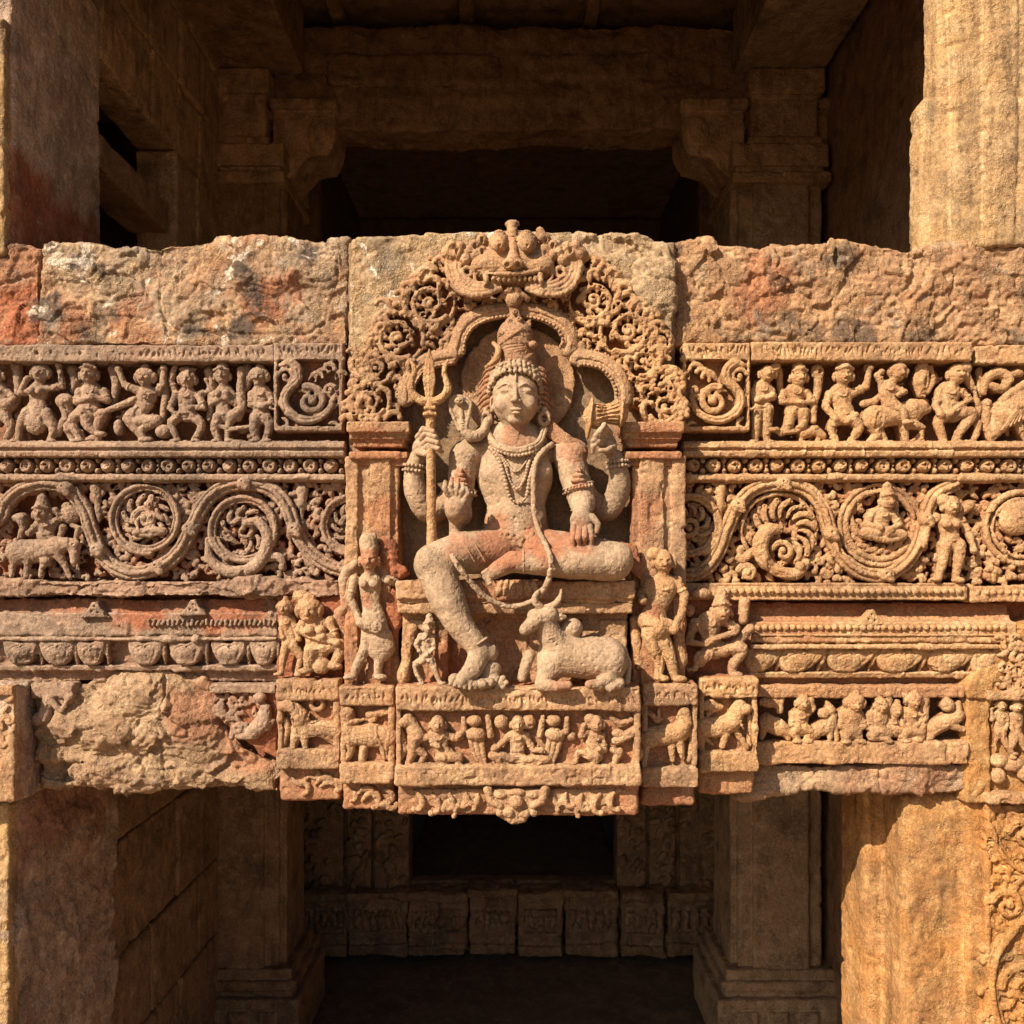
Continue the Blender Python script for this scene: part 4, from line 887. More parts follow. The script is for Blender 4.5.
blk('beam', -45, 150, -395, cy(70) - 1, -668, -140, M['hall'], lb, 4)
lb = T('roof_beam', 'long stained cross beam spanning the hall between the two columns', 'beam', 512, -200, -720)
s = S(4); s.box((512, -318, -725), (540, 62, 40), 3); s.box((512, -228, -720), (540, 30, 36), 3); s.box((340, -300, -690), (150, 24, 12), 2); s.box((640, -310, -690), (110, 20, 10), 2)
s.mesh('beam', M['hall'], lb, 0, 'rock')
lb = T('roof_beam', 'short cross beam from the right column to the dark aisle', 'beam', 1250, -200, -720)
blk('beam', 1056, 1440, -380, -200, -760, -690, M['hall'], lb, 5)

# jambs and pillars of the portal
j = T('door_jamb', 'sunlit orange stone jamb right of the lower doorway', 'jamb', 1000, FL, -150)
s = S(2.5); s.box((985, 1102, -96), (98, 308, 38), 12); s.box((1002, 1102, -70), (96, 308, 64), 10); s.box((1052, 1102, -40), (86, 308, 41), 5); s.ell((900, 960, -60), (10, 110, 6), k=8)
for x_ in (905, 931): s.curve([(x_, 790, -4), (x_ + 5, 900, -2), (x_ - 3, 1040, -4), (x_, 1410, -4)], 2.2, 3, neg=True)
s.mesh('jamb_block', M['jamb'], j, 0, 'block')
j = T('door_jamb', 'shaded grey and red stone jamb left of the lower doorway', 'jamb', -20, FL, -120)
s = S(2.5); s.box((-40, 1102, -118), (54, 308, 116), 8); s.box((-60, 1102, -10), (70, 308, 14), 3); s.mesh('jamb_block', M['shade'], j, 0, 'rock', blobs=[(15, 830, 50, .5)])
s = S(2.0); s.box((-46, 1100, 0), (60, 300, 9), 3); s.mesh('facing', M['pillar'], j, 0, 'block')
j = T('portal_pillar', 'sunlit yellow stone pillar right of the upper opening', 'pillar', 1000, 245, -40)
s = S(2.0); s.box((1042, 60, -22), (102, 190, 18), 6); s.box((1056, 60, -14), (104, 190, 19), 5); s.box((1040, 175, -21), (116, 82, 18), 9); s.box((1100, 60, -10), (112, 190, 22), 5); s.ell((962, 20, 0), (12, 60, 6), k=6); s.box((1060, 60, 2), (80, 190, 9), 4); s.chain([(1013, -120, 12), (1014, 60, 12), (1011, 245, 12)], 2.0, 2, neg=True)
s.mesh('pillar_block', M['pillar'], j, 0, 'block')
j = T('portal_pillar', 'shaded grey stone pillar with a red stain left of the upper opening', 'pillar', -20, 245, -60)
s = S(2.0); s.box((-45, 70, -50), (57, 182, 48), 5); s.box((-46, 70, -150), (54, 182, 53), 4); s.mesh('pillar_block', M['shade'], j, 0, 'block', blobs=[(16, 195, 55, 1.0), (20, 240, 60, 1.0)])
s = S(2.0); s.box((-40, 140, 0), (49, 118, 8), 3); s.mesh('facing', M['pillar'], j, 0, 'block')
# walls added past the picture's edges, left and right, to block sun and sky
for x0, x1, l in ((-500, -104, 'unseen added facade wall shutting out light left of the portal'), (1165, 1520, 'unseen added facade wall shutting out light right of the portal')):
    t = T('added_facade_wall', l, 'wall', (x0 + x1) / 2, FL, -60); blk('masonry', x0, x1, -111, FL + 2, -134, -4, M['pillar'], t, 9)
# ------------------------------------------------------------------ the carved lintel, course by course
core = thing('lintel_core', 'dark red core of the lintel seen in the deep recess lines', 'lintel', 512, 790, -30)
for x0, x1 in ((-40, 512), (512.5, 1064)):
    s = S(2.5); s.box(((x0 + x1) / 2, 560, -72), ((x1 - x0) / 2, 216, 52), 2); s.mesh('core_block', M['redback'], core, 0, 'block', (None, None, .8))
# rough top beams
t = thing('top_beam', 'weathered lichen-stained top beam left of the shrine slab', 'beam', 190, 345, -10)
s = S(1.3); s.poly([(41, 243), (48, 240), (90, 243), (118, 248), (150, 247), (165, 241), (230, 240), (290, 239), (348, 240), (348, 346), (38, 346)], -130, 8, 4); s.mesh('block', M['beam'], t, 8, 'rock', blobs=[(265, 300, 26, .8), (60, 330, 40, .6), (290, 290, 20, .7), (130, 320, 40, .4)])
t = thing('top_beam', 'short red-stained top beam at the far left edge', 'beam', 0, 345, -10)
s = S(1.3); s.poly([(-40, 244), (20, 243), (39, 246), (39, 346), (-40, 346)], -130, 5, 4); s.mesh('block', M['beam'], t, 5, 'rock', (None, None, .55), blobs=[(10, 315, 50, 1.0)])
t = thing('top_beam', 'pitted reddish top beam right of the shrine slab', 'beam', 850, 345, -10)
s = S(1.3); s.poly([(674, 240), (700, 239), (740, 244), (760, 249), (800, 246), (850, 240), (895, 246), (905, 248), (960, 244), (1064, 246), (1064, 344), (674, 344)], -130, 6, 5); s.mesh('block', M['beamr'], t, 6, 'chisel', blobs=[(765, 290, 40, .6)])
# broad strips, fillets and mouldings: (row, depth) profiles
def notches(x0, x1, y, z, seed, h=4.0, dens=.28):
    rng = random.Random(seed); s = []
    x = x0
    while x < x1:
        s.append((x, y + rng.uniform(-2, 2), rng.uniform(.9, 1.7), rng.uniform(.4, 1) * h, rng.uniform(-35, 35), z)); x += rng.uniform(2.4, 7) 
    return s
def strip(name, x0, x1, y0, y1, z, mat, par, marks=None, rnd=2.0, rough='carved', zb=-19, ochre=(None, None, 0), res=1.0, blobs=(), extra=None):
    s = S(res); s.box(((x0 + x1) / 2, (y0 + y1) / 2, (z + zb) / 2), ((x1 - x0) / 2, (y1 - y0) / 2, (z - zb) / 2), rnd)
    for (x, y, a, b, r, zz) in (marks or ()): s.ell((x, y, zz + .5), (a, b, 2.8), rot=r, k=.7, neg=True)
    if extra: extra(s)
    return s.mesh(name, mat, par, max(z - 6, 0), rough, ochre, blobs)
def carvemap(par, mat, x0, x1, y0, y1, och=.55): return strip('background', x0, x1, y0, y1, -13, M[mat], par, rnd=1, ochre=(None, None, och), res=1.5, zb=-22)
FR = {}
for side, x0, x1, mat, px0, px1 in (('left', -40, 346, 'grey', 275, 344), ('right', 680, 1064, 'gold', 682, 749)):
    L = side == 'left'; mm = M[mat]
    f = thing('figure_frieze', 'carved row of dancing figures on the greyer stone left of the shrine' if L else 'carved row of figures with a horse rider right of the shrine', 'frieze', (x0 + x1) / 2, 442, 5); FR[side] = f
    carvemap(f, 'niche', x0, x1, 346, 446, .6)
    if L: strip('top_band', x0, 276, 346, 363, 22, mm, f, notches(40, 150, 355, 22, 3, 3, ) [::3] + notches(150, 272, 354, 22, 5, 5), rough='block')
    else:
        strip('top_band', 750, 970, 343, 362, 22, mm, f, notches(768, 962, 352, 22, 7, 6)); strip('top_band', 972, x1, 346, 365, 18, mm, f, rough='block')
    # square leaf panel next to the slab
    p = thing('square_relief', 'square leaf-scroll panel at the ' + ('shrine end of the dancer frieze' if L else 'shrine end of the horse-rider frieze'), 'carved panel', (px0 + px1) / 2, 432, 15)
    s = S(.9, 0, 17); cxp = (px0 + px1) / 2; e = 1 if L else -1
    s.box((cxp, 388, 8), ((px1 - px0) / 2, 44, 14), 2)
    s.box((cxp, 394, 21), (30.5, 33, 14), 3, neg=True, k=1.2)
    for (x, y, a, b, r, zz) in notches(px0 + 8, px1 - 4, 352, 22, 12, 6): s.ell((x, y, 22.5), (a, b, 3), rot=r, k=.7, neg=True)
    PX = lambda x: cxp + e * (x - 310)
    s.curve([(PX(283), 366, 19), (PX(292), 364, 20), (PX(300), 371, 21), (PX(300), 381, 21), (PX(291), 390, 21), (PX(286), 401, 21), (PX(291), 413, 21), (PX(305), 421, 21), (PX(320), 419, 21), (PX(331), 410, 21), (PX(335), 399, 20)], [3, 4.5, 5, 5, 5, 5, 5, 4.5, 4, 3.5, 3], .8)
    s.curve([(PX(283), 366, 25), (PX(292), 364, 25), (PX(300), 371, 26), (PX(300), 381, 26), (PX(291), 390, 26), (PX(286), 401, 26), (PX(291), 413, 26), (PX(305), 421, 25), (PX(320), 419, 25), (PX(331), 410, 25)], .9, .5, neg=True)
    spiral(s, PX(288), 378, 9, 200 if L else -20, 1.0, e, 2.6, 20, 0); spiral(s, PX(312), 402, 15, 250 if L else -70, 1.3, e, 4, 20, 4); spiral(s, PX(331), 391, 7, 0, 1.1, -e, 2.2, 20, 0)
    for (x, y, a, Ln, w_) in ((310, 380, -60, 20, 3.4), (317, 382, -90, 22, 3.2), (322, 372, -60, 20, 3), (332, 364, -70, 18, 3), (337, 380, -80, 16, 2.6), (300, 392, -20, 16, 2.8), (336, 408, -70, 14, 2.6), (280, 400, 80, 16, 2.2), (283, 418, 20, 14, 2.4), (330, 424, -20, 14, 2.4)):
        leafcurl(s, (PX(x), y), a if L else 180 - a, Ln, w_, 19, e)
    for i in range(9): s.ell((PX(280 + (i % 2) * 58), 370 + i * 6.5, 21), (1.6, 2.2, 4), k=.6, neg=True)
    s.mesh('leaf_scroll', mm, p, 16, 'carved', (12, 21, .4))
    # fillet, rosette course, fillet
    c = thing('rosette_course', 'narrow rosette band under the ' + ('dancer frieze' if L else 'horse-rider frieze'), 'moulding', (x0 + x1) / 2, 481, 10)
    xe0, xe1 = (x0, 345) if L else (683, x1)
    molding('upper_fillet', [(441, -20), (441, 14), (444, 19), (448, 20), (449, 16), (451, 16), (452, 20), (457, 19), (458, 4), (458, -20)], xe0, xe1, 14, mm, c, 'carved', (2, 16, .4), 1.1)
    molding('lower_fillet', [(474, -20), (474, 12), (475.5, 16), (480, 16), (482, 11), (482, -20)], xe0, xe1, 12, mm, c, 'carved', (2, 16, .3), 1.1)
    s = S(.9, -18); s.box(((xe0 + xe1) / 2, 466, -9), ((xe1 - xe0) / 2, 10, 8), 1)
    sp = 20.2 if L else 21.0; st = 8 if L else 692; nr = 17
    for i in range(-2, nr):
        xc = st + sp * (i + .5)
        if xc > xe1 - 2 or xc < xe0 + 2: continue
        for dy in (-5.2, 5.2): s.ell((xc, 466 + dy, 6), (3.0, 3.4, 8), k=.6)
        if i % 2: s.ell((xc, 466, 5), (1.7, 2.4, 8), k=.5)
    s.mesh('band', mm, c, 8, 'carved', (4, 10, .6))
    vs = []
    for v in range(4):
        s = S(.75, 2); xr = st; s.chain([(xr, 466, -6), (xr, 466, 9)], [7.6, 7.2], .5); s.ell((xr, 466, 17), (4.4 + .3 * v, 4.2, 5), k=.8, neg=True)
        if v % 2: ring(s, (xr, 466, 13), 5.2, 5.4, 1.5, n=12)
        if v % 2 == 0: s.chain([(xr + 3 * cos(k_ * .5 + v), 466 + 3 * sin(k_ * .5 + v), 15 - k_ * .3) for k_ in range(8)], [2.4, 1.6], .5)
        s.ell((xr + v * .4 - .6, 466.4, 13.5), (1.7, 1.7, 2.6), k=.5); s.ell((xr + 2.4 - 1.4 * v, 465.2, 15), (1.6, 1.3, 5), k=.4, neg=True)
        if v == 2: s.chain([(xr - 4, 466, 15), (xr + 4, 465, 15)], 1.2, .5, neg=True)
        vs.append(s)
    obs = [q.mesh('rosette', mm, c, 8, 'carved', (4, 9, .5)) for q in vs]
    px_w = U * (1 - 8 / DPX); rng = random.Random(6)
    for i in range(-2, nr):
        xc = st + sp * i
        if xc > xe1 - 6 or xc < xe0 + 4: continue
        if i < 0: i2 = None
        o = obs[i] if 0 <= i < 4 else obs[rng.randrange(4)].copy()
        if not (0 <= i < 4): scn.collection.objects.link(o); o.parent = c
        o.location = (sp * i * px_w, 0, 0)
    # scroll frieze
    g = thing('scroll_frieze', 'deep vine-scroll frieze with a stag and rider at its far end' if L else 'deep vine-scroll frieze with a seated and a standing figure', 'frieze', (x0 + x1) / 2, 578 if L else 581, 5); FR[side + 's'] = g
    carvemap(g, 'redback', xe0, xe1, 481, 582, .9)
    if L: strip('lower_band', xe0, 345, 579, 597, 17, M['grey'], g, rough='rock', res=1.1, ochre=(None, None, .15))
    else:
        def bd(s):
            beads(s, [(715, 591, 18), (958, 591, 18)], 3.0, 7.2)
            s.box((838, 586, 19), (122, 1.2, 3), .6, neg=True); s.box((838, 596.4, 19), (122, 1.0, 3), .6, neg=True)
        strip('lower_band', 683, 966, 583, 600, 17, M['gold'], g, extra=bd)
        strip('lower_band', 968, x1, 585, 602, 13, M['gold'], g, rough='block', extra=lambda s: beads(s, [(972, 592, 12), (1050, 592, 12)], 3.0, 7.4))
    # moulding courses below the scroll frieze
    h = thing('lotus_course', 'broken lotus-petal moulding over the damaged stone' if L else 'lotus-petal moulding with a bead row under the vine scroll', 'moulding', (x0 + x1) / 2, 683, 5)
    if L:
        molding('upper_course', [(600, -26), (600, -2), (612, 2), (613, 9), (634, 10), (637, 7), (637, -26)], x0, 278, 6, mm, h, 'block', (-2, 10, .7), 1.3, blobs=[(140, 600, 34, .9), (235, 600, 44, .9)])
        molding('petal_course', [(636, -26), (637, 15), (640, 15), (642, 2), (655, 1), (664, -2), (665.5, 8), (671, 7), (672, -2), (682, -2), (682, -26)], x0, 278, 8, mm, h, 'block', (-4, 8, .25), 1.3)
        s = S(.9, -2)
        for i in range(27): s.box((150 + i * 4.8, 622 + (i % 3) * .5, 10), (1.5, 3.4, 3), .8, rot=10 * (i % 4), k=.5)
        s.mesh('notched_band', mm, h, 9, 'carved')
        cents = [(22, 36), (58, 36), (92, 30), (146, 36), (187, 38), (229, 38), (264, 28)]
    else:
        molding('upper_course', [(604, -26), (604, -6), (614, -2), (621, 4), (622, 14), (641, 15), (643, 12), (643, -26)], 750, x1 - 50, 10, mm, h, 'carved', (-8, 8, .9), 1.2, blobs=[(800, 612, 60, .5)])
        molding('petal_course', [(643, -26), (644, 19), (648, 19), (650, 3), (660, 3), (668, 0), (671.5, 0), (672.5, 10), (678, 8), (679, -4), (686, -4), (686, -26)], 750, x1 - 70, 10, mm, h, 'carved', (-6, 6, .5), 1.2)
        s = S(.8, 4); beads(s, [(754, 627.5, 15), (1006, 627.5, 15)], 3.4, 7.0); s.box((880, 635, 15), (128, .8, 2), .4); s.mesh('bead_row', mm, h, 14, 'carved')
        cents = [(762, 38), (800, 46), (850, 48), (900, 50), (950, 48), (986, 34)]
    for i, (x, w_) in enumerate(cents):
        s = S(.75, -6, 6); y = 652 if L else 659; hh = 13 if L else 13
        hb = .5 * w_ - .2
        out = [(-.98, -1), (-.3, -1), (0, -.62), (.3, -1), (.98, -1), (1.0, -.45), (.86, .2), (.58, .75), (.3, 1), (-.3, 1), (-.58, .75), (-.86, .2), (-1.0, -.45)]
        sk = 0 if L else -.42
        s.poly([(x + hb * a + sk * (b * 13 + 2), y + 13 * b) for a, b in crs(out + out[:1], 4)], -4, 13, 4)
        s.ell((x + sk * 2, y - 1, 10), (hb * .7, 9, 6), k=3)
        s.curve([(x + .6 * hb * a + sk * (b * 8 + 2), y + 1.5 + 8 * b, 14.2) for a, b in out[2:] + out[1:3]], 1.0, .5, neg=True, n=4)
        for e in (-1, 1): s.curve([(x + hb * .82 * e - sk * 9, y - 10, 14.5), (x + hb * .66 * e, y, 14.5), (x + hb * .40 * e + sk * 9, y + 9, 13.5)], 1.3, .5, neg=True)
        s.chain([(x - sk * 7, y - 8, 18), (x, y, 18.5), (x + sk * 5, y + 6, 16)], .8, .8, neg=True)
        s.chain([(x + .5 * w_ - sk * 12, y - 12, 8), (x + .5 * w_ + sk * 2, y + 2, 8), (x + .5 * w_ + sk * 11, y + 12, 5)], [3.2, 2.4, 1.6], .6)
        s.mesh('lotus_petal', mm, h, 9, 'carved', (2, 10, .5))
    for x, y in (((97, 610), (195, 608)) if L else ((870, 618),)):
        s = S(.7, 0); s.poly([(x - 16, y + 8), (x - 8, y), (x - 3, y - 8), (x + 2, y - 9), (x + 6, y - 2), (x + 14, y + 7)], 0, 16, 2)
        for dx, dy in ((-3, 1), (3, 2), (0, -4)): s.ell((x + dx, y + dy, 17), (1.3, 1.3, 4), k=.6, neg=True)
        s.mesh('gable_crest', mm, h, 10, 'carved')
# lower friezes
a = thing('animal_frieze', 'small animal and dwarf frieze at the lower edge of the lintel on the right', 'frieze', 860, 790, 0); FR['rl'] = a
carvemap(a, 'niche', 752, 968, 684, 760, .45)
strip('upper_band', 754, 962, 685, 697, 12, M['gold'], a, rough='block', ochre=(None, None, .3)); strip('lower_band', 752, 966, 741, 763, 14, M['gold'], a, rough='block', ochre=(None, None, .1))
s = S(1.5); s.poly([(740, 763), (975, 763), (975, 790), (930, 793), (850, 790), (800, 788), (770, 793), (740, 796)], -60, 6, 4); s.mesh('rough_underside', M['rock'], a, 0, 'rock', blobs=[(900, 775, 60, .3)])
b = thing('broken_block', 'big broken stone with its carving knocked off, lower left of the lintel', 'broken stone', 150, 795, -10)
s = S(1.3); s.poly([(30, 676), (75, 684), (110, 672), (140, 664), (205, 676), (216, 690), (216, 716), (246, 745), (278, 760), (278, 793), (220, 791), (150, 789), (110, 786), (40, 789)], -55, 2, 6)
s.ell((100, 728, 0), (52, 20, 16), rot=8, k=8); s.ell((180, 735, 0), (40, 34, 10), k=10); s.ell((128, 700, 2), (38, 20, 9), rot=-25, k=8); s.ell((70, 770, -4), (34, 13, 8), k=6, neg=True); s.ell((150, 772, 0), (80, 14, 8), k=6); s.ell((245, 775, -2), (40, 14, 9), k=5); s.ell((62, 742, 14), (10, 4, 8), rot=15, k=3, neg=True)
s.chain([(40, 748, 8), (70, 757, 12), (110, 750, 10), (140, 735, 8)], 3, 3, neg=True)
s.mesh('rock_face', M['rock'], b, 0, 'break', blobs=[(200, 710, 40, .5), (250, 740, 40, .5)])
s = S(1.0, -6); s.box((55, 690, 2), (22, 8, 8), 3); V4b = V2(0, 600, 4.655); s.chain([(*V4b(235, 460), 8), (*V4b(225, 540), 8)], [5, 7], 1); s.chain([(*V4b(245, 455), 10), (*V4b(300, 515), 10), (*V4b(325, 470), 9)], 3.2, .8); s.ell((*V4b(200, 550), 7), (8, 7, 6)); s.ell((*V4b(330, 460), 7), (5, 5, 5))
s.mesh('relief_remnant', M['grey'], b, 4, 'block')
q = thing('leaf_fragment', 'surviving carved leaf and animal fragment beside the broken stone', 'carved fragment', 245, 745, 0)
s = S(1.2, -40); s.poly([(212, 684), (278, 684), (278, 758), (252, 745), (220, 718), (214, 700)], -40, 4, 2); s.mesh('background', M['redback'], q, 0, 'carved', (None, None, .6))
strip('upper_band', 211, 277, 683, 693, 12, M['grey'], q, rough='block', zb=-6); FR['lf'] = q
# ------------------------------------------------------------------ figures of the two upper friezes
G5 = V2(0, 340, 3.657); G6 = V2(740, 340, 3.606)
def relief(name, par, mat, d0, build, res=.8, zmin=-17, och=(2, 10, .6), label=None, rough='carved'):
    s = S(res, zmin, d0 - 3); build(s); o = s.mesh(name, M[mat], par, d0, rough, och)
    if label: o['label'] = label
    return o
def ch(s, V, pts, r, z, k=1.0, zs=1.0): s.chain([pt(V, p, z) for p in pts], [q / V.k for q in r] if not np.isscalar(r) else r / V.k, k, zs)
def el(s, V, x, y, z, a, b, c=None, rot=0, k=1.2, neg=False): s.ell((*V(x, y), z), (a / V.k, b / V.k, (c or min(a, b)) / V.k), rot, k, neg)
fl = FR['left']; Z = 9
D = [
 ('dancer', lambda s: (fig(s, G5, (-8, 130), 30, [(0, 190), (5, 240), (10, 270)], [[(30, 190), (55, 215), (35, 240)]], [[(20, 280), (45, 320), (20, 375)], [(-5, 280), (-20, 330), (-30, 375)]], Z), el(s, G5, 25, 240, Z, 32, 26))),
 ('dancer', lambda s: (fig(s, G5, (155, 125), 32, [(142, 185), (138, 220), (140, 255)], [[(112, 185), (78, 195), (108, 145)], [(175, 178), (235, 170), (222, 95)]], [[(105, 265), (80, 310), (72, 372)], [(175, 270), (200, 330), (185, 372)]], Z, 'cap', ([(140, 250), (134, 305)], [36, 42]), True), el(s, G5, 238, 225, Z, 34, 30), ch(s, G5, [(240, 235), (250, 280), (225, 320), (215, 345)], [26, 20, 14, 10], Z))),
 ('dancer', lambda s: (fig(s, G5, (332, 128), 36, [(335, 190), (335, 225), (335, 255)], [[(292, 190), (286, 228), (345, 215, 2)], [(380, 190), (398, 222), (350, 213, 2)]], [[(310, 260), (330, 320), (365, 345)], [(305, 265), (270, 300), (300, 370)]], Z, 'cone'), el(s, G5, 255, 320, Z, 22, 26), ch(s, G5, [(250, 330), (268, 372)], 12, Z), ch(s, G5, [(300, 335), (305, 372)], 11, Z), el(s, G5, 345, 360, Z, 34, 14))),
 ('dancer', lambda s: (fig(s, G5, (535, 140), 34, [(540, 205), (515, 255), (490, 285)], [[(505, 185), (460, 165), (440, 110)], [(575, 190), (600, 165), (606, 105)]], [[(475, 290), (500, 325), (535, 365)], [(510, 300), (580, 295), (525, 325), (520, 368)]], Z, 'cap'), ch(s, G5, [(500, 220), (360, 275)], [13, 11], Z + 3), ch(s, G5, [(375, 270), (350, 340), (360, 372)], [22, 15, 12], Z), el(s, G5, 600, 335, Z, 30, 26), el(s, G5, 435, 320, Z, 18, 30))),
 ('dancer', lambda s: (fig(s, G5, (690, 148), 31, [(685, 205), (682, 245), (685, 270)], [[(645, 202), (625, 250), (655, 285, 2)], [(728, 202), (748, 250), (705, 252, 2)], [(640, 195, -3), (625, 150, -3), (640, 100, -3)], [(735, 195, -3), (768, 185, -3), (755, 145, -3)]], [[(655, 280), (630, 310), (655, 370)], [(710, 280), (740, 315), (712, 370)]], Z, 'cap'), el(s, G5, 690, 108, Z, 36, 12))),
 ('dancer', lambda s: (fig(s, G5, (817, 132), 31, [(820, 195), (815, 235), (822, 275)], [[(785, 200), (775, 235), (835, 205, 2)], [(850, 200), (862, 235), (835, 215, 2)]], [[(800, 285), (788, 330), (805, 370)], [(850, 285), (870, 265), (838, 315), (835, 370)]], Z, 'cone', None, True), ch(s, G5, [(800, 315), (850, 328), (920, 318)], [9, 9, 8], Z + 3), ch(s, G5, [(885, 110), (880, 170), (885, 240), (872, 290)], [16, 14, 18, 12], Z))),
 ('dancer', lambda s: (fig(s, G5, (950, 138), 33, [(955, 198), (950, 240), (955, 275)], [[(922, 200), (920, 240), (970, 245, 2)], [(985, 200), (1000, 232), (960, 248, 2)]], [[(938, 285), (932, 330), (945, 370)], [(975, 285), (990, 315), (968, 370)]], Z, 'cap'), el(s, G5, 915, 350, Z - 3, 16, 12))),
]
lab = ['figure cut off by the picture edge', 'long-skirted dancer with one arm raised', 'crouching figure with clasped hands and tall cap', 'leaning figure holding a long staff', 'four-armed dancer with bent knees', 'slim figure holding a rope beside a post', 'stocky figure in a round cap']
for (nm, b), l in zip(D, lab): relief(nm, fl, 'grey', 9, b, .72, label=l)
def bgL(s):
    for x, y0, y1 in ((65, 100, 240), (272, 110, 190), (325, 110, 230), (420, 110, 240), (600, 120, 300), (770, 120, 290), (905, 110, 180)):
        ch(s, G5, [(x, y0), (x + 8, (y0 + y1) / 2), (x - 4, y1)], [20, 17, 11], 5)
        el(s, G5, x, y0, 6, 22, 20, 18)
    rng = random.Random(2)
    for i in range(30): leafcurl(s, G5(rng.uniform(0, 1010), rng.uniform(110, 350)), rng.uniform(0, 360), rng.uniform(9, 15), rng.uniform(2.0, 3.2), 3, rng.choice((-1, 1)))
relief('foliage', fl, 'grey', 4, bgL, .9, och=(1, 7, .6))
fr = FR['right']
def horse(s):
    ch(s, G6, [(485, 280), (545, 270), (620, 260)], [44, 40, 40], Z, 3, .8); el(s, G6, 480, 282, Z + 2, 42, 46, 30)
    ch(s, G6, [(620, 250), (650, 245), (672, 250)], [38, 30, 16], Z + 1, 2, .8); ch(s, G6, [(600, 235), (640, 232)], [14, 12], Z + 3)
    ch(s, G6, [(470, 300), (495, 340), (465, 370)], [26, 16, 13], Z); ch(s, G6, [(500, 320), (530, 370)], [20, 12], Z - 3)
    ch(s, G6, [(610, 300), (655, 320), (650, 370)], [22, 14, 13], Z + 1); ch(s, G6, [(590, 300), (602, 375)], [20, 12], Z - 1); ch(s, G6, [(640, 345), (615, 372)], [10, 10], Z)
def rider(s): fig(s, G6, (562, 122), 31, [(528, 180), (530, 210), (540, 235)], [[(510, 168), (488, 130), (500, 120)], [(552, 178), (585, 190), (560, 205, 2)]], [[(545, 240), (575, 262, 3), (582, 300, 3)]], Z + 3, 'cap', look=.5); 
def rider2(s): rider(s); ch(s, G6, [(445, 230), (480, 225), (505, 200)], [14, 16, 10], Z)
def peacock(s):
    s.curve([(*G6(880, 190), 8), (*G6(890, 140), 9), (*G6(935, 118), 9), (*G6(965, 145), 9), (*G6(940, 175), 9), (*G6(905, 165), 9)], [3, 5, 6, 6, 5, 4], 1)
    ch(s, G6, [(905, 345), (950, 270), (1010, 235), (1060, 220)], [22, 52, 60, 50], Z, 2, .6); ch(s, G6, [(940, 220), (980, 190), (1040, 150)], [14, 18, 16], Z + 2)
    for i in range(6): ch(s, G6, [(925 + i * 16, 330 - i * 8), (990 + i * 12, 240 - i * 10)], 3.5, Z + 9 - i * .3)
    ch(s, G6, [(890, 230), (885, 300), (905, 370)], [18, 16, 12], Z); ch(s, G6, [(1000, 300), (1030, 370)], [18, 12], Z); el(s, G6, 1000, 120, Z, 30, 16)
DR = [
 ('dancer', 'dark shaded figure with folded arms beside the leaf panel', lambda s: (fig(s, G6, (95, 122), 33, [(80, 180), (78, 215), (80, 245)], [[(48, 188), (50, 225), (112, 205, 2)], [(112, 185), (118, 210), (58, 220, 2)]], [[(60, 250), (55, 310), (54, 370)], [(98, 250), (96, 310), (94, 370)]], Z, 'side'), ch(s, G6, [(75, 280), (76, 345)], 9, Z - 2))),
 ('dancer', 'kneeling figure in a tall cap with hands joined', lambda s: (fig(s, G6, (207, 135), 34, [(200, 190), (198, 220), (195, 250)], [[(160, 192), (145, 225), (205, 230, 2)], [(240, 190), (258, 222), (215, 232, 2)]], [[(180, 260), (172, 310), (150, 335), (130, 325)], [(225, 260), (222, 310), (185, 335)]], Z, 'cone', look=.4), ch(s, G6, [(265, 225), (262, 290)], [13, 14], Z), el(s, G6, 278, 115, Z, 24, 30, 18), el(s, G6, 285, 115, Z + 5, 8, 10, 20, neg=True), ch(s, G6, [(282, 140), (278, 190), (262, 240)], [17, 14, 12], Z))),
 ('dog', 'small squat animal between two figures', lambda s: (ch(s, G6, [(230, 335), (270, 325), (300, 345)], [22, 20, 14], Z - 2), ch(s, G6, [(225, 340), (220, 372)], 10, Z - 2), ch(s, G6, [(285, 340), (280, 372)], 10, Z - 2))),
 ('dancer', 'broad figure in a belt and tall cap with one arm flung up', lambda s: (fig(s, G6, (368, 130), 36, [(362, 198), (368, 235), (375, 270)], [[(322, 198), (305, 240), (335, 288, 2)], [(405, 192), (450, 172), (460, 105)]], [[(350, 285), (325, 320), (345, 372)], [(400, 285), (425, 320), (392, 372)]], Z, 'cone', None, False, 1.05), ch(s, G6, [(330, 278), (375, 295), (410, 275)], 14, Z + 5), el(s, G6, 460, 100, Z, 16, 20))),
 ('horse', 'ridden horse with a heavy rump', horse),
 ('rider', 'rider on the horse with one arm raised', rider2),
 ('leaf_block', 'carved leaf block hanging above the horse', lambda s: (ch(s, G6, [(655, 100), (650, 150), (655, 190)], [26, 32, 22], Z, 2, .7), el(s, G6, 665, 155, Z + 7, 9, 20, 20, neg=True), ch(s, G6, [(690, 100), (700, 140), (675, 190)], [11, 12, 10], Z))),
 ('dancer', 'striding figure with bent arm and flowing hair', lambda s: (fig(s, G6, (775, 125), 37, [(752, 190), (745, 228), (765, 258)], [[(722, 188), (700, 238), (712, 275, 2)], [(800, 188), (825, 215), (745, 268, 3)]], [[(800, 262), (832, 270), (790, 330), (768, 372)], [(745, 268), (712, 300), (735, 372)]], Z, 'side', None, False, 1.05, look=.5), ch(s, G6, [(815, 130), (845, 180), (862, 250), (850, 300)], [18, 12, 12, 10], Z - 1), ch(s, G6, [(860, 300), (850, 345), (835, 372)], [14, 12, 10], Z))),
 ('peacock', 'big-tailed bird cut off by the picture edge', peacock)]
for nm, l, b in DR: relief(nm, fr, 'gold', 9, b, .72, label=l)
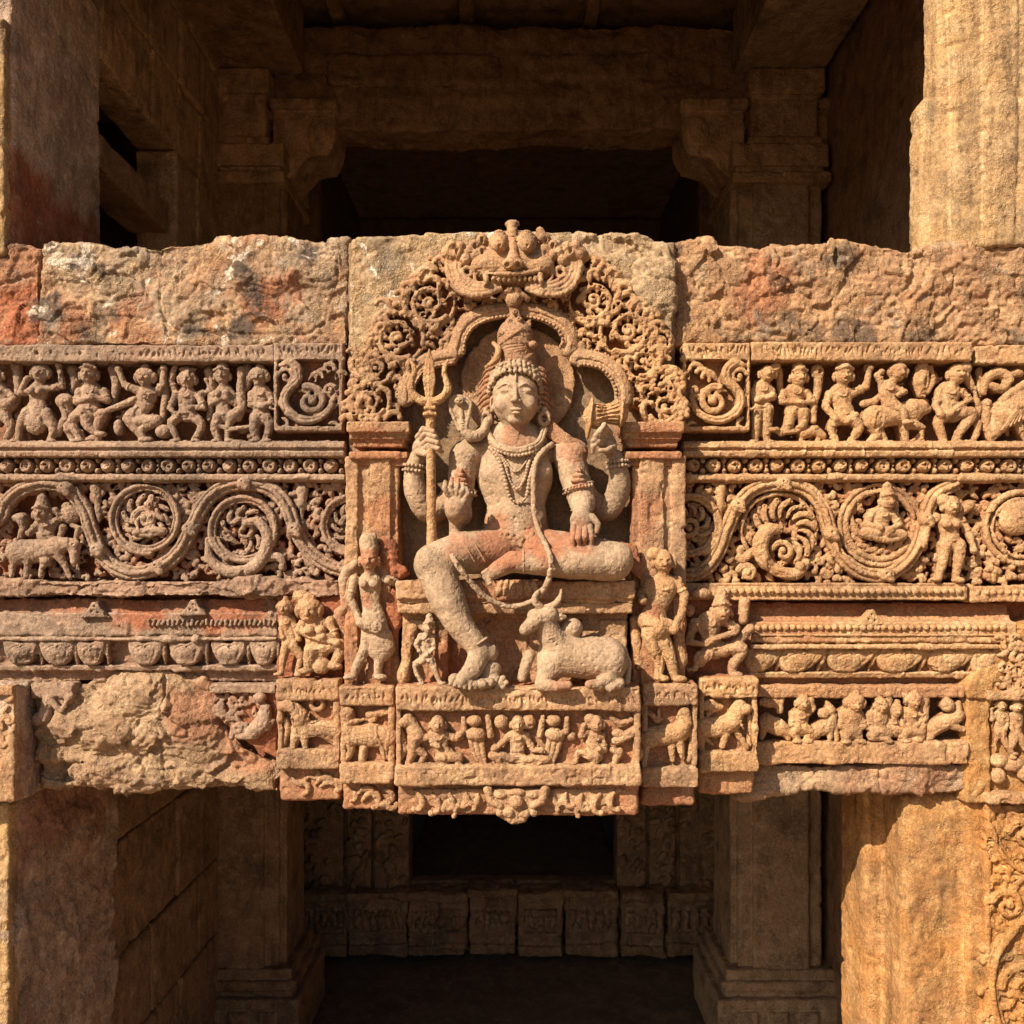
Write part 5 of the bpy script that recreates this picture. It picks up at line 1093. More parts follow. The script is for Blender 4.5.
def bgR(s):
    rng = random.Random(12)
    for i in range(16): leafcurl(s, G6(rng.uniform(40, 1000), rng.uniform(110, 350)), rng.uniform(0, 360), rng.uniform(8, 14), rng.uniform(1.8, 2.8), 2.5, rng.choice((-1, 1)))
    for x in (140, 860): ch(s, G6, [(x, 110), (x + 5, 200)], [14, 10], 4)
    s.chain([(742, 444, 6), (1040, 444, 6)], 3, 1)
relief('foliage', fr, 'gold', 4, bgR, .9, och=(1, 7, .5))

# ------------------------------------------------------------------ vine scrolls
def vine(s, pts, z=12, w=2.6, gap=4.9, n=8, nodes=()):
    p = crs([(x, y, z) for x, y in pts], n); t = np.gradient(p[:, :2], axis=0); t /= np.linalg.norm(t, axis=1)[:, None] + 1e-9
    for o, r_, dz in ((-gap, w * .85, -1.5), (0, w * 1.08, .8), (gap, w * .85, -1.5)):
        q = p.copy(); q[:, 0] += o * t[:, 1]; q[:, 1] -= o * t[:, 0]; q[:, 2] += dz; s.chain(q, r_, .5, 1.4)
    for i in nodes:
        x, y = pts[i]; s.ell((x, y, z + 2), (8, 7, 7), k=1.5); s.ell((x + 3, y + 4, z + 6), (4.5, 3.5, 3), rot=40, k=.6); s.ell((x - 1, y - 2, z + 9), (1.4, 1.2, 3), k=.4, neg=True)
def coil(s, cx, cy, R, a0, turns, dr, w=3.0, z=9, lobes=7, double=True):
    P = []
    for i in range(40):
        a = radians(a0) + dr * 2 * pi * 1.12 * i / 39; r = R * (1.06 - .10 * i / 39); P.append((cx + r * cos(a), cy + r * sin(a), z + 1.5))
    s.chain(P, [2.7, 2.7, 2.2], .5, 1.4); s.chain([(cx + (x - cx) * .87, cy + (y - cy) * .87, q - 1) for x, y, q in P], 1.6, .4, 1.4)
    acanth(s, cx, cy, R * .40, R * .70, 9, a0, 318, dr, R * .088, z); spiral(s, cx, cy, R * .38, a0 + 90, 1.15, dr, R * .105, z + 1, 3)
def fill(s, rect, n, seed, z=4, L=(8, 15), w_=(2, 3.3), avoid=()):
    rng = random.Random(seed)
    for i in range(n):
        x, y = rng.uniform(rect[0], rect[2]), rng.uniform(rect[1], rect[3])
        if any(math.hypot(x - a, y - b) < r for a, b, r in avoid): continue
        leafcurl(s, (x, y), rng.uniform(0, 360), rng.uniform(*L), rng.uniform(*w_), z, rng.choice((-1, 1)))
def leafspray(s, cx, cy, R, n, z, w_, dr=1, a0=0, a1=360, L=None):
    for i in range(n):
        a = a0 + (a1 - a0) * i / n; leafcurl(s, (cx + R * cos(radians(a)), cy + R * sin(radians(a))), a + 180 + dr * 50, L or R * .7, w_, z, dr)
gl = FR['lefts']
def quadru(s, V, rump, chest, r1, r2, head, neck, legs, z, hr, muzzle):
    ch(s, V, [rump, ((rump[0] + chest[0]) / 2, (rump[1] + chest[1]) / 2 + r1 * .08), chest], [r1, r1 * .95, r2], z, 3, .75)
    ch(s, V, [chest, neck, head], [r2 * .8, hr * 1.15, hr], z + 2, 2, .85); ch(s, V, [head, muzzle], [hr, hr * .62], z + 3, 1.5, .9)
    for g in legs: ch(s, V, g, [r1 * .5, r1 * .27, r1 * .22], z + (2 if len(g) > 2 and g[0][0] > -1e8 else 0), 1.5)
    mx, my = V(*head); s.ell((mx, my - hr / V.k * .2, z + 3 + hr / V.k * .85), (1.0, .8, 1.5), k=.4, neg=True)
GL = V2(0, 440, 5.689)
s = S(.75, -17, 8); VL = [(-25, 530), (0, 518), (8, 502), (24, 489), (46, 484), (68, 489), (84, 508), (92, 530), (100, 550), (114, 566), (136, 573), (160, 567), (180, 551), (192, 529), (206, 502), (224, 488), (246, 484), (268, 488), (286, 504), (296, 530), (310, 552), (330, 566), (352, 572)]
vine(s, VL, nodes=(5, 8, 11, 13, 16, 19)); s.mesh('vine_stem', M['grey'], gl, 9, 'carved', (2, 11, .6))
for i, (x, y, R, a0, dr, lob) in enumerate(((146, 519, 33, 80, 1, 7), (244, 530, 32, 120, 1, 8), (352, 525, 28, 100, 1, 5))):
    s = S(.72, -17, 6); coil(s, x, y, R, a0, 1.55, dr, 3.8, 8, lob)
    if i == 1: s.curve([(207, 540, 10), (212, 560, 11), (228, 571, 11), (250, 570, 11), (264, 556, 11), (268, 536, 11), (258, 522, 11), (246, 524, 12)], [3, 5, 6, 6.5, 6.5, 6, 4.5, 4], 1); leafcurl(s, (262, 562), -40, 30, 5, 9, 1)
    s.mesh('leaf_coil', M['grey'], gl, 9, 'carved', (2, 11, .6))
s = S(.8, -17, 1)
hexfill(s, -12, 485, 345, 577, 10, 3, 2.5, (11, 16), (2.8, 3.8), lambda x, y: math.hypot(x - 45, y - 530) > 34); leafspray(s, 190, 500, 14, 7, 5, 2.8); leafspray(s, 116, 495, 14, 7, 5, 2.8); leafspray(s, 288, 566, 12, 7, 5, 2.8); leafspray(s, 185, 567, 12, 7, 5, 2.8); leafspray(s, 90, 565, 12, 6, 5, 2.6); leafspray(s, 306, 495, 12, 7, 5, 2.8)
s.chain([(100, 522, 6), (99, 500, 7), (97, 488, 6)], [2.5, 3.5, 6], 1); s.chain([(302, 530, 6), (303, 505, 7), (303, 490, 6)], [2.5, 4, 6], 1)
s.mesh('foliage', M['grey'], gl, 4, 'carved', (1, 7, .75))
def stag(s):
    quadru(s, GL, (110, 640), (320, 610), 72, 62, (432, 600), (385, 590), [[(110, 660), (85, 700), (75, 770)], [(170, 660), (165, 720), (155, 775)], [(330, 640), (370, 700), (405, 780)], [(270, 690), (250, 730), (240, 775)]], 10, 34, (432, 690))
    el(s, GL, 60, 620, 10, 24, 32); ch(s, GL, [(345, 555), (365, 500)], [14, 22], 11); ch(s, GL, [(435, 570), (450, 500), (415, 485)], [12, 15, 14], 11); ch(s, GL, [(430, 560), (490, 480)], [10, 14], 10); ch(s, GL, [(425, 690), (430, 715)], [18, 10], 12)
relief('stag', gl, 'grey', 10, stag, .75, label='stag with lowered head at the far left of the vine')
def rid(s):
    fig(s, GL, (250, 420), 54, [(275, 480), (268, 510), (265, 540)], [[(225, 470), (195, 515), (180, 530)], [(320, 465), (360, 445), (330, 400)]], [], 9, 'cone')
    el(s, GL, 400, 420, 8, 60, 60, 40); leafcurl(s, GL(360, 380), -30, 14, 3, 11, 1); ch(s, GL, [(80, 440), (120, 445), (130, 500), (110, 550)], [22, 34, 22, 18], 7); ch(s, GL, [(300, 400), (330, 420)], [20, 14], 9)
relief('rider', gl, 'grey', 9, rid, .75, label='small rider in a tall cap above the stag')
relief('seated_figure', gl, 'grey', 10, lambda s: fig(s, V2(0, 440, 5.689), (860, 365), 34, [(855, 430), (850, 470), (850, 505)], [[(815, 425), (780, 470), (800, 510)], [(890, 425), (930, 450), (900, 400)]], [[(830, 515), (770, 530), (860, 545)], [(880, 515), (940, 520), (850, 540)]], 10, 'bun', feet=False), .75, label='tiny seated figure inside the leaf ring')
# right
gr_ = FR['rights']; mg = M['gold']; R3 = V2(674, 440, 5.689); R4 = V2(844, 440, 5.689)
s = S(.75, -17, 8); VR = [(660, 560), (684, 575), (704, 570), (718, 552), (726, 530), (737, 506), (755, 489), (782, 484), (806, 490), (822, 508), (830, 534), (840, 556), (860, 572), (884, 575), (904, 564), (917, 545), (924, 520), (934, 496), (955, 484), (975, 487), (980, 505), (978, 540), (974, 572)]
vine(s, VR[:19], nodes=(5, 7, 10, 13, 16)); s.mesh('vine_stem', mg, gr_, 9, 'carved', (2, 11, .5))
for x, y, R, a0, dr, lob in ((689, 526, 30, 60, -1, 6), (779, 530, 33, 60, -1, 8), (880, 525, 34, 60, -1, 3), (1022, 528, 36, 200, 1, 3)):
    s = S(.72, -17, 6); 
    if x == 779:
        s.curve([(742, 560, 9), (756, 552, 10), (772, 568, 10), (795, 574, 11), (806, 562, 11)], [4, 5, 6, 6, 4], 1); s.curve([(783, 572, 10), (765, 563, 12), (759, 545, 13), (766, 531, 13), (778, 529, 13)], [3, 7, 8, 7.5, 5], 1); acanth(s, 784, 532, 15, 32, 11, 170, 270, 1, 3.3, 9); ring(s, (779, 530, 8), 37, 36, 2.2, n=40, a0=150, a1=420); spiral(s, 782, 552, 11, 200, 1.1, 1, 3.4, 12); spiral(s, 747, 573, 9, 200, 1.2, 1, 3.6, 9); s.ell((798, 566, 15), (5, 5, 4))
    elif x == 880:
        ring(s, (x, y, 8), R, R, 3.2, n=40); ring(s, (x, y, 8), R + 6, R + 6, 2.4, n=40); acanth(s, x, y, 20, 29, 9, 10, 170, 1, 2.8, 6)
    elif x == 1022:
        ring(s, (x, y, 8), R, R, 3.4, n=40); ring(s, (x, y, 8), R - 7, R - 7, 2.2, n=40); s.ell((1018, 518, 8), (20, 17, 8), rot=-25, k=2)
    else: coil(s, x, y, R, a0, 1.5, dr, 3.8, 8, lob)
    s.mesh('leaf_coil', mg, gr_, 9, 'carved', (2, 11, .6))
s = S(.8, -17, 1)
hexfill(s, 686, 485, 1050, 581, 10.5, 9, 2.5, (12, 17), (2.9, 4.0), lambda x, y: math.hypot(x - 880, y - 525) > 22 and math.hypot(x - 950, y - 535) > 18 and math.hypot(x - 1018, y - 518) > 20)
for q in ((720, 492), (843, 497), (855, 520), (826, 572), (735, 570), (912, 492), (985, 565), (1000, 570), (965, 575), (930, 570)): leafspray(s, *q, 12, 7, 6, 3.2)
s.chain([(719, 520, 6), (720, 500, 7), (720, 488, 6)], [2.5, 4, 6], 1)
s.mesh('foliage', mg, gr_, 4, 'carved', (1, 7, .6))
relief('seated_figure', gr_, 'gold', 11, lambda s: (fig(s, R4, (240, 350), 52, [(215, 425), (205, 470), (205, 510)], [[(165, 410), (120, 480), (190, 500, 2)], [(265, 420), (310, 480), (250, 510, 2)]], [[(180, 525), (110, 530), (200, 560), (260, 570)], [(240, 525), (330, 540), (250, 570)]], 11, 'cone', feet=False, look=.4), ch(s, R4, [(290, 330), (300, 420), (340, 500)], [24, 20, 18], 8)), .72, label='cross-legged figure inside a vine ring')
relief('standing_figure', gr_, 'gold', 12, lambda s: (fig(s, R4, (600, 375), 56, [(595, 470), (600, 530), (605, 575)], [[(520, 440), (470, 480), (455, 560), (440, 600)], [(670, 460), (705, 540), (725, 630)]], [[(565, 600), (555, 690), (530, 790)], [(650, 600), (645, 690), (625, 795)]], 12, 'sidel', None, True), ch(s, R4, [(605, 600), (600, 710)], [10, 8], 12), ch(s, R4, [(640, 430), (690, 400), (715, 370), (750, 395)], [14, 24, 30, 12], 11)), .72, label='standing figure holding a flower among the vines')

# ------------------------------------------------------------------ lower frieze figures on the right
ra = FR['rl']; Q1 = V2(744, 620, 3.657)
def sm(nm, l, f): relief(nm, ra, 'gold', 8, f, .75, label=l)
sm('animal', 'crouching animal at the shrine end', lambda s: (ch(s, Q1, [(90, 375), (130, 395), (165, 410)], [34, 32, 22], 7, 2, .7), ch(s, Q1, [(75, 390), (65, 430)], [18, 10], 7), ch(s, Q1, [(150, 415), (165, 435)], [14, 10], 7), el(s, Q1, 100, 300, 6, 45, 26, 20), ch(s, Q1, [(140, 280), (130, 330)], [10, 14], 7)))
sm('dwarf', 'dwarf with bent knees', lambda s: fig(s, Q1, (212, 300), 30, [(205, 350), (205, 380), (205, 395)], [[(180, 345), (170, 380), (190, 385)], [(230, 340), (250, 320), (240, 290)]], [[(190, 395), (180, 415), (200, 440)], [(220, 395), (245, 410), (220, 440)]], 8))
sm('lion', 'small seated animal with raised head', lambda s: (ch(s, Q1, [(265, 405), (310, 380), (320, 350)], [30, 28, 22], 8, 2, .8), el(s, Q1, 290, 340, 10, 24, 20), ch(s, Q1, [(305, 300), (315, 330)], [8, 22], 8), ch(s, Q1, [(310, 390), (312, 438)], [14, 11], 9), ch(s, Q1, [(335, 390), (338, 438)], [13, 10], 8), ch(s, Q1, [(255, 410), (245, 440)], [14, 10], 8)))
sm('dwarf', 'stout dwarf with hands on hips', lambda s: fig(s, Q1, (400, 305), 34, [(390, 350), (390, 375), (390, 395)], [[(360, 345), (350, 385), (385, 400)], [(420, 345), (435, 385), (395, 402)]], [[(375, 405), (368, 425), (380, 440)], [(405, 405), (415, 425), (410, 440)]], 8, 'cap', None, False, 1.2))
sm('dwarf', 'dwarf with one arm raised to the band', lambda s: fig(s, Q1, (495, 310), 32, [(485, 355), (488, 385), (490, 405)], [[(455, 350), (445, 390), (480, 405)], [(512, 340), (530, 290), (520, 270)]], [[(475, 405), (465, 425), (500, 430)], [(500, 405), (525, 415), (510, 438)]], 8, None, None, False, 1.15))
sm('dwarf', 'hunched dwarf', lambda s: (fig(s, Q1, (555, 330), 27, [(545, 370), (545, 385), (550, 405)], [[(525, 360), (520, 390), (545, 395)]], [[(560, 400), (590, 410), (570, 438)]], 7, 'cap')))
sm('dwarf', 'taller dwarf beside a standing post', lambda s: (fig(s, Q1, (615, 295), 30, [(610, 345), (605, 380), (600, 400)], [[(585, 335), (575, 380), (600, 400)], [(635, 335), (655, 360), (625, 385)]], [[(590, 405), (575, 425), (600, 438)], [(615, 405), (640, 410), (620, 436)]], 8, 'cap'), ch(s, Q1, [(665, 280), (655, 350), (640, 430)], [16, 20, 22], 7)))
sm('lion', 'leaping animal with a round head', lambda s: (ch(s, Q1, [(695, 390), (740, 370), (780, 350)], [32, 28, 26], 8, 2, .8), el(s, Q1, 740, 310, 10, 30, 24), ch(s, Q1, [(690, 400), (675, 437)], [20, 12], 8), ch(s, Q1, [(760, 385), (800, 400)], [16, 11], 8), ch(s, Q1, [(780, 340), (785, 305)], [20, 12], 7), el(s, Q1, 738, 285, 8, 16, 14)))
# fragment at the left
q = FR['lf']
relief('animal', q, 'grey', 4, lambda s: (ch(s, V2(0, 560, 2.926), [(745, 500), (775, 470), (780, 430)], [24, 26, 16], 7, 2, .8), el(s, V2(0, 560, 2.926), 765, 400, 9, 20, 16), ch(s, V2(0, 560, 2.926), [(740, 510), (700, 515)], [14, 9], 7), ch(s, V2(0, 560, 2.926), [(785, 490), (800, 470)], [12, 9], 7)), .8, label='small seated animal')
def lfr(s):
    hexfill(s, 216, 698, 262, 742, 9, 61, 5, (11, 15), (2.6, 3.4), lambda x, y: y < 716 + (x - 216) * .75 and not (x > 244 and y > 712))
    for p, a, L, w_ in (((222, 700), 70, 22, 3.2), ((230, 700), 60, 24, 3.2), ((238, 705), 110, 22, 3), ((225, 722), -40, 22, 3), ((232, 730), -50, 24, 3), ((216, 705), 80, 18, 2.6), ((240, 722), 60, 14, 3)): leafcurl(s, p, a, L, w_, 6, 1)
relief('leaves', q, 'grey', 4, lfr, .8)

# ------------------------------------------------------------------ plinth blocks under the shrine
P7 = V2(380, 670, 3.657)
def plinth(label, x0, x1, y0, y1, yb, z, mat, seed, ybot, blobs=()):
    t = thing('plinth_block', label, 'plinth', (x0 + x1) / 2, ybot, z - 20); m = M[mat]
    s = S(1.0); cxm = (x0 + x1) / 2; hw = (x1 - x0) / 2
    s.box((cxm, (y0 + ybot) / 2, (z - 60) / 2 - 4), (hw - 1, (ybot - y0) / 2 - 1, (z + 60) / 2 - 8), 4)     # recessed body
    s.box((cxm, (y0 + y1) / 2, z / 2 - 20), (hw, (y1 - y0) / 2, z / 2 + 20), 3); s.box((cxm, yb + 10, z / 2 - 20), (hw + .5, 10.5, z / 2 + 20), 3)
    for e in (-1, 1): s.box((cxm + e * (hw - 3), (y0 + yb) / 2 + 5, z / 2 - 22), (3, (yb - y0) / 2 + 5, z / 2 + 19), 2)
    for (x, y, a, b, r, zz) in notches(x0 + 8, x1 - 5, (y0 + y1) / 2, z, seed, 5): s.ell((x, y, z + .5), (a, b, 2.6), rot=r, k=.7, neg=True)
    for k_ in (y0 + 3.5, y1 - 3.5): s.chain([(x0 + 6, k_, z + .6), (x1 - 4, k_, z + .6)], .8, .7, neg=True)
    s.mesh('block', m, t, z - 8, 'block', (z - 17, z - 6, .8), blobs); return t
pc = plinth('widest plinth block, right under the bull, with a row of small figures', 396, 640, 686, 710, 764, 84, 'buff', 3, 818)
zb = 76
PC = [
 ('seated_figure', 'cross-legged figure in the middle of the row', lambda s: fig(s, P7, (505, 195), 30, [(503, 245), (503, 285), (503, 315)], [[(475, 240), (440, 270), (420, 285)], [(532, 240), (560, 290), (590, 290)]], [[(480, 320), (410, 310), (470, 350)], [(525, 325), (610, 325), (520, 350)]], zb, feet=False)),
 ('figure', 'kneeling figure with hands joined', lambda s: fig(s, P7, (212, 195), 31, [(215, 245), (225, 285), (240, 310)], [[(190, 235), (195, 270), (215, 275, 2)], [(245, 240), (280, 250), (300, 225)]], [[(235, 315), (215, 320), (240, 345)], [(260, 315), (290, 320), (280, 345)]], zb, look=.4)),
 ('figure', 'tall figure with one bent arm', lambda s: fig(s, P7, (790, 195), 30, [(790, 245), (775, 290), (785, 310)], [[(755, 225), (735, 240), (745, 200)], [(815, 240), (820, 290), (800, 285, 2)]], [[(770, 310), (730, 300), (715, 335)], [(790, 315), (780, 345)]], zb, 'sidel')),
 ('horse', 'rearing horse at the end of the row', lambda s: (ch(s, P7, [(105, 175), (120, 210), (135, 240)], [20, 26, 30], zb, 2, .8), el(s, P7, 90, 190, zb + 2, 26, 18), ch(s, P7, [(125, 250), (120, 300), (105, 345)], [26, 18, 13], zb), ch(s, P7, [(140, 250), (185, 245)], [18, 12], zb), ch(s, P7, [(140, 290), (165, 310), (150, 340)], [16, 13, 11], zb), ch(s, P7, [(75, 220), (85, 290), (70, 330)], [10, 18, 10], zb - 2))),
 ('animal', 'crouched animal at the other end', lambda s: (ch(s, P7, [(860, 260), (900, 240), (935, 220)], [16, 20, 18], zb), ch(s, P7, [(855, 345), (875, 300), (850, 290)], [10, 18, 12], zb), el(s, P7, 870, 230, zb + 1, 24, 16), ch(s, P7, [(940, 260), (945, 310), (930, 345)], [14, 18, 12], zb - 2), ch(s, P7, [(850, 175), (880, 200), (920, 180)], [12, 14, 12], zb - 2))),
]
for nm, l, f in PC: relief(nm, pc, 'buff', zb, f, .72, zmin=62, och=(68, 77, .75), label=l)
for e, x0 in ((1, 350), (-1, 640)):
    def fan(s):
        for i in range(3): ch(s, P7, [(x0 - 20 * e + i * 20 * e, 250), (x0 - 8 * e + i * 18 * e, 300), (x0 + 12 * e + i * 12 * e, 345)], [11, 9, 8], zb)
        el(s, P7, x0, 235, zb, 38, 26); el(s, P7, x0 - 5, 185, zb, 28, 22); ch(s, P7, [(x0 + 45 * e, 170), (x0 + 55 * e, 240)], [11, 13], zb); ch(s, P7, [(x0 - 45 * e, 175), (x0 - 40 * e, 225)], [10, 12], zb)
        el(s, P7, x0 + 95 * e, 190, zb - 1, 26, 28)
        for q in ((x0 - 60 * e, 245), (x0 + 75 * e, 290)): el(s, P7, *q, zb - 3, 20, 18)
    relief('plant', pc, 'buff', zb, fan, .72, zmin=62, och=(68, 77, .75))
for e_ in (-1, 1):
    def pend(s, e=e_):
        X = lambda x: 516 + e * (x - 516)
        s.poly([(X(408), 789), (X(484), 789), (X(489), 800), (X(470), 814), (X(450), 814), (X(424), 804)], 60, 74, 2)
        for p, a, L, w_ in (((X(418), 792), 50, 24, 3.6), ((X(432), 794), 40, 26, 3.8), ((X(450), 794), 60, 22, 3.8), ((X(466), 793), 70, 20, 3.4), ((X(440), 806), -20, 24, 3.4), ((X(462), 806), -40, 18, 3.4), ((X(478), 794), 80, 16, 3)): leafcurl(s, p, a if e > 0 else 180 - a, L, w_, 75, e)
    relief('leaf_pendant', pc, 'buff', 74, pend, .8, zmin=58, och=(66, 76, .4))
def pend2(s):
    s.poly([(483, 789), (551, 789), (545, 802), (532, 812), (525, 823), (512, 825), (500, 818), (493, 806)], 66, 80, 4)
    el(s, P7, 500, 480, 82, 26, 24); el(s, P7, 500, 445, 80, 30, 14)
    for e in (-1, 1): ch(s, P7, [(500 + e * 105, 435), (500 + e * 95, 475), (500 + e * 60, 495)], [17, 16, 14], 79); el(s, P7, 500 + e * 60, 455, 79, 26, 14); el(s, P7, 500 + e * 30, 520, 79, 22, 18); el(s, P7, 500 + e * 62, 520, 79, 14, 14, 16)
relief('face_pendant', pc, 'buff', 78, pend2, .75, zmin=58, och=(68, 78, .3))
P8 = V2(250, 660, 6.4); P9 = V2(630, 660, 6.4)
p1 = plinth('narrow plinth block under the female attendant, with a humped beast', 341, 395, 685, 705, 762, 60, 'buff', 5, 812)
def be1(s):
    z = 53; ch(s, P8, [(880, 490), (780, 480), (690, 480)], [70, 78, 66], z, 3, .7); ch(s, P8, [(690, 470), (640, 440), (630, 380)], [60, 58, 50], z, 3, .7); el(s, P8, 625, 345, z + 2, 48, 52, 40); ch(s, P8, [(640, 395), (700, 385), (735, 375)], [22, 16, 10], z + 4)
    ch(s, P8, [(760, 350), (830, 340), (910, 320)], [26, 30, 22], z - 2); ch(s, P8, [(740, 400), (800, 380)], [12, 16], z); ch(s, P8, [(640, 500), (650, 580), (610, 640)], [40, 26, 22], z); ch(s, P8, [(860, 540), (870, 620)], [36, 26], z); ch(s, P8, [(730, 560), (720, 640)], [32, 24], z)
relief('beast', p1, 'buff', 53, be1, .8, zmin=40, och=(44, 54, .8)); p1['label'] = 'narrow plinth block under the female attendant, with a humped beast'
relief('leaves', p1, 'buff', 50, lambda s: [leafcurl(s, P8(x, y), a, L, w_, 50, b) for x, y, a, L, w_, b in ((690, 860, -50, 24, 3.2, 1), (720, 900, -60, 24, 3.4, 1), (780, 840, 30, 22, 3.2, 1), (800, 880, 60, 20, 3.4, -1), (860, 830, 10, 18, 3, 1), (860, 900, 70, 18, 3, -1), (650, 830, 40, 16, 2.6, 1))], .8, zmin=36, och=(42, 50, .4))
p2 = plinth('outermost plinth block on the shaded side with an elephant-like beast', 278, 341, 679, 699, 748, 40, 'buff', 6, 803)
def be2(s):
    z = 33; ch(s, P8, [(330, 440), (420, 440), (540, 450)], [66, 62, 60], z, 3, .7); el(s, P8, 330, 380, z + 2, 62, 66, 44)
    ch(s, P8, [(320, 350), (270, 290), (215, 290)], [52, 46, 40], z + 2, 2); el(s, P8, 250, 280, z + 4, 44, 40, 36); ch(s, P8, [(225, 380), (240, 440), (215, 540)], [20, 24, 16], z - 2)
    ch(s, P8, [(300, 460), (280, 560)], [36, 24], z); ch(s, P8, [(350, 470), (358, 560)], [34, 22], z + 1); ch(s, P8, [(480, 480), (540, 540)], [36, 18], z); ring(s, (*P8(430, 280), z), 6, 6, 2.4); ch(s, P8, [(520, 300), (560, 300)], [12, 14], z - 2)
    for i in range(5): ch(s, P8, [(290 + i * 26, 320), (275 + i * 26, 380)], 5, z + 8)
relief('beast', p2, 'buff', 33, be2, .8, zmin=20, och=(24, 34, .8))
relief('leaves', p2, 'buff', 30, lambda s: [leafcurl(s, P8(x, y), a, L, w_, 29, b) for x, y, a, L, w_, b in ((270, 750, 60, 20, 3, -1), (320, 770, 20, 20, 3.2, 1), (420, 800, -60, 24, 3.6, 1), (450, 810, -40, 24, 3.2, 1), (520, 770, 0, 18, 3, 1), (370, 740, 30, 16, 2.6, -1))], .8, zmin=16, och=(24, 30, .3))
p3 = plinth('narrow plinth block below the standing attendant, with a bull-like beast', 641, 697, 683, 705, 766, 58, 'buff', 8, 808)
def be3(s):
    z = 51; ch(s, P9, [(110, 500), (220, 480), (320, 460)], [66, 68, 64], z, 3, .7); ch(s, P9, [(320, 440), (350, 400), (350, 340)], [56, 42, 36], z + 1, 2); ch(s, P9, [(345, 330), (375, 400)], [34, 20], z + 3); ch(s, P9, [(330, 310), (300, 370), (350, 405)], [12, 13, 12], z + 2)
    ch(s, P9, [(265, 550), (270, 640)], [28, 18], z); ch(s, P9, [(320, 530), (330, 620)], [28, 20], z + 1); ch(s, P9, [(100, 540), (90, 640)], [34, 22], z); ch(s, P9, [(390, 440), (400, 560), (380, 640)], [20, 24, 22], z - 2); ch(s, P9, [(120, 330), (170, 390), (210, 380)], [20, 22, 12], z - 2); ch(s, P9, [(180, 300), (190, 360)], [12, 14], z - 2)
relief('beast', p3, 'gold', 51, be3, .8, zmin=38, och=(42, 52, .7))
p4 = plinth('outermost plinth block on the sunnier side with a striding maned beast', 698, 757, 677, 697, 750, 38, 'gold', 9, 797)
def be4(s):
    z = 31; ch(s, P9, [(470, 430), (560, 430), (650, 400)], [66, 64, 62], z, 3, .7); ch(s, P9, [(650, 390), (680, 330), (700, 290)], [58, 50, 44], z + 1, 2); el(s, P9, 735, 310, z + 4, 44, 34, 34); ch(s, P9, [(690, 270), (685, 240)], [12, 8], z); ch(s, P9, [(430, 300), (520, 290), (580, 300), (500, 350)], [22, 44, 26, 14], z - 2, 2, .7)
    ch(s, P9, [(610, 480), (590, 550)], [30, 20], z + 1); ch(s, P9, [(690, 470), (750, 560)], [26, 16], z); ch(s, P9, [(450, 480), (440, 550)], [32, 22], z); ch(s, P9, [(480, 500), (530, 545)], [20, 12], z - 2); ch(s, P9, [(770, 360), (775, 450), (770, 540)], [20, 26, 22], z - 2)
    for i in range(5): ch(s, P9, [(640 + i * 14, 320 + i * 22), (690 + i * 6, 335 + i * 24)], 5, z + 8)
relief('beast', p4, 'gold', 31, be4, .8, zmin=18, och=(22, 32, .6))
# seated attendants on the outer plinth blocks
t = thing('seated_attendant', 'seated worn stone figure with a child beside it, left of the female attendant', 'statue', 310, 678, 24)
s = S(1.2, -12); s.box((310, 637, 4), (33, 42, 6), 2); s.mesh('backing', M['redback'], t, 10, 'block', (None, None, .9))
s = S(.72, -4)
fig(s, AL, (255, 580), 74, [(300, 690), (290, 760), (310, 820)], [[(220, 660), (190, 700), (330, 760, 4), (440, 780, 3)], [(385, 650), (420, 740), (350, 740, 4)]], [[(350, 810), (450, 800), (430, 900), (400, 930)], [(270, 830), (255, 900), (255, 960)]], 22, 'cap', None, True)
el(s, AL, 200, 490, 20, 60, 50, 40); ch(s, AL, [(420, 640), (470, 700), (470, 800)], [40, 34, 30], 16); el(s, AL, 330, 930, 24, 62, 56, 40)
s.mesh('body', M['buff'], t, 22, 'carved', (10, 22, .7))
s = S(.72, -4); fig(s, AL, (95, 560), 50, [(110, 650), (125, 740), (130, 780)], [[(90, 620), (75, 700), (90, 750)], [(140, 640), (175, 700), (190, 760)]], [[(110, 790), (90, 880), (75, 980)], [(150, 800), (200, 880), (170, 985)]], 20, 'cap'); s.mesh('child_figure', M['buff'], t, 20, 'carved', (10, 20, .6))
t = thing('seated_attendant', 'reclining worn stone figure with knee drawn up, right of the standing attendant', 'statue', 722, 676, 24)
s = S(1.2, -12); s.box((718, 635, 4), (33, 44, 6), 2); s.mesh('backing', M['redback'], t, 10, 'block', (None, None, .7))
s = S(.72, -4)
fig(s, AR, (645, 580), 70, [(570, 660), (570, 740), (600, 820)], [[(480, 660), (440, 780), (520, 790, 4), (720, 710, 4)], [(650, 640), (740, 690), (720, 700, 3)]], [[(660, 830), (770, 820, 4), (720, 920), (715, 985)], [(560, 850), (500, 900), (480, 950)]], 22, 'cone')
ch(s, AR, [(800, 530), (790, 640)], [36, 32], 20); ch(s, AR, [(830, 690), (740, 790)], [28, 34], 24); el(s, AR, 520, 470, 22, 70, 36, 40); el(s, AR, 450, 580, 18, 36, 44, 34); el(s, AR, 465, 700, 18, 40, 50, 34); el(s, AR, 510, 890, 24, 40, 54, 36)
s.mesh('body', M['buff'], t, 22, 'carved', (10, 22, .7))

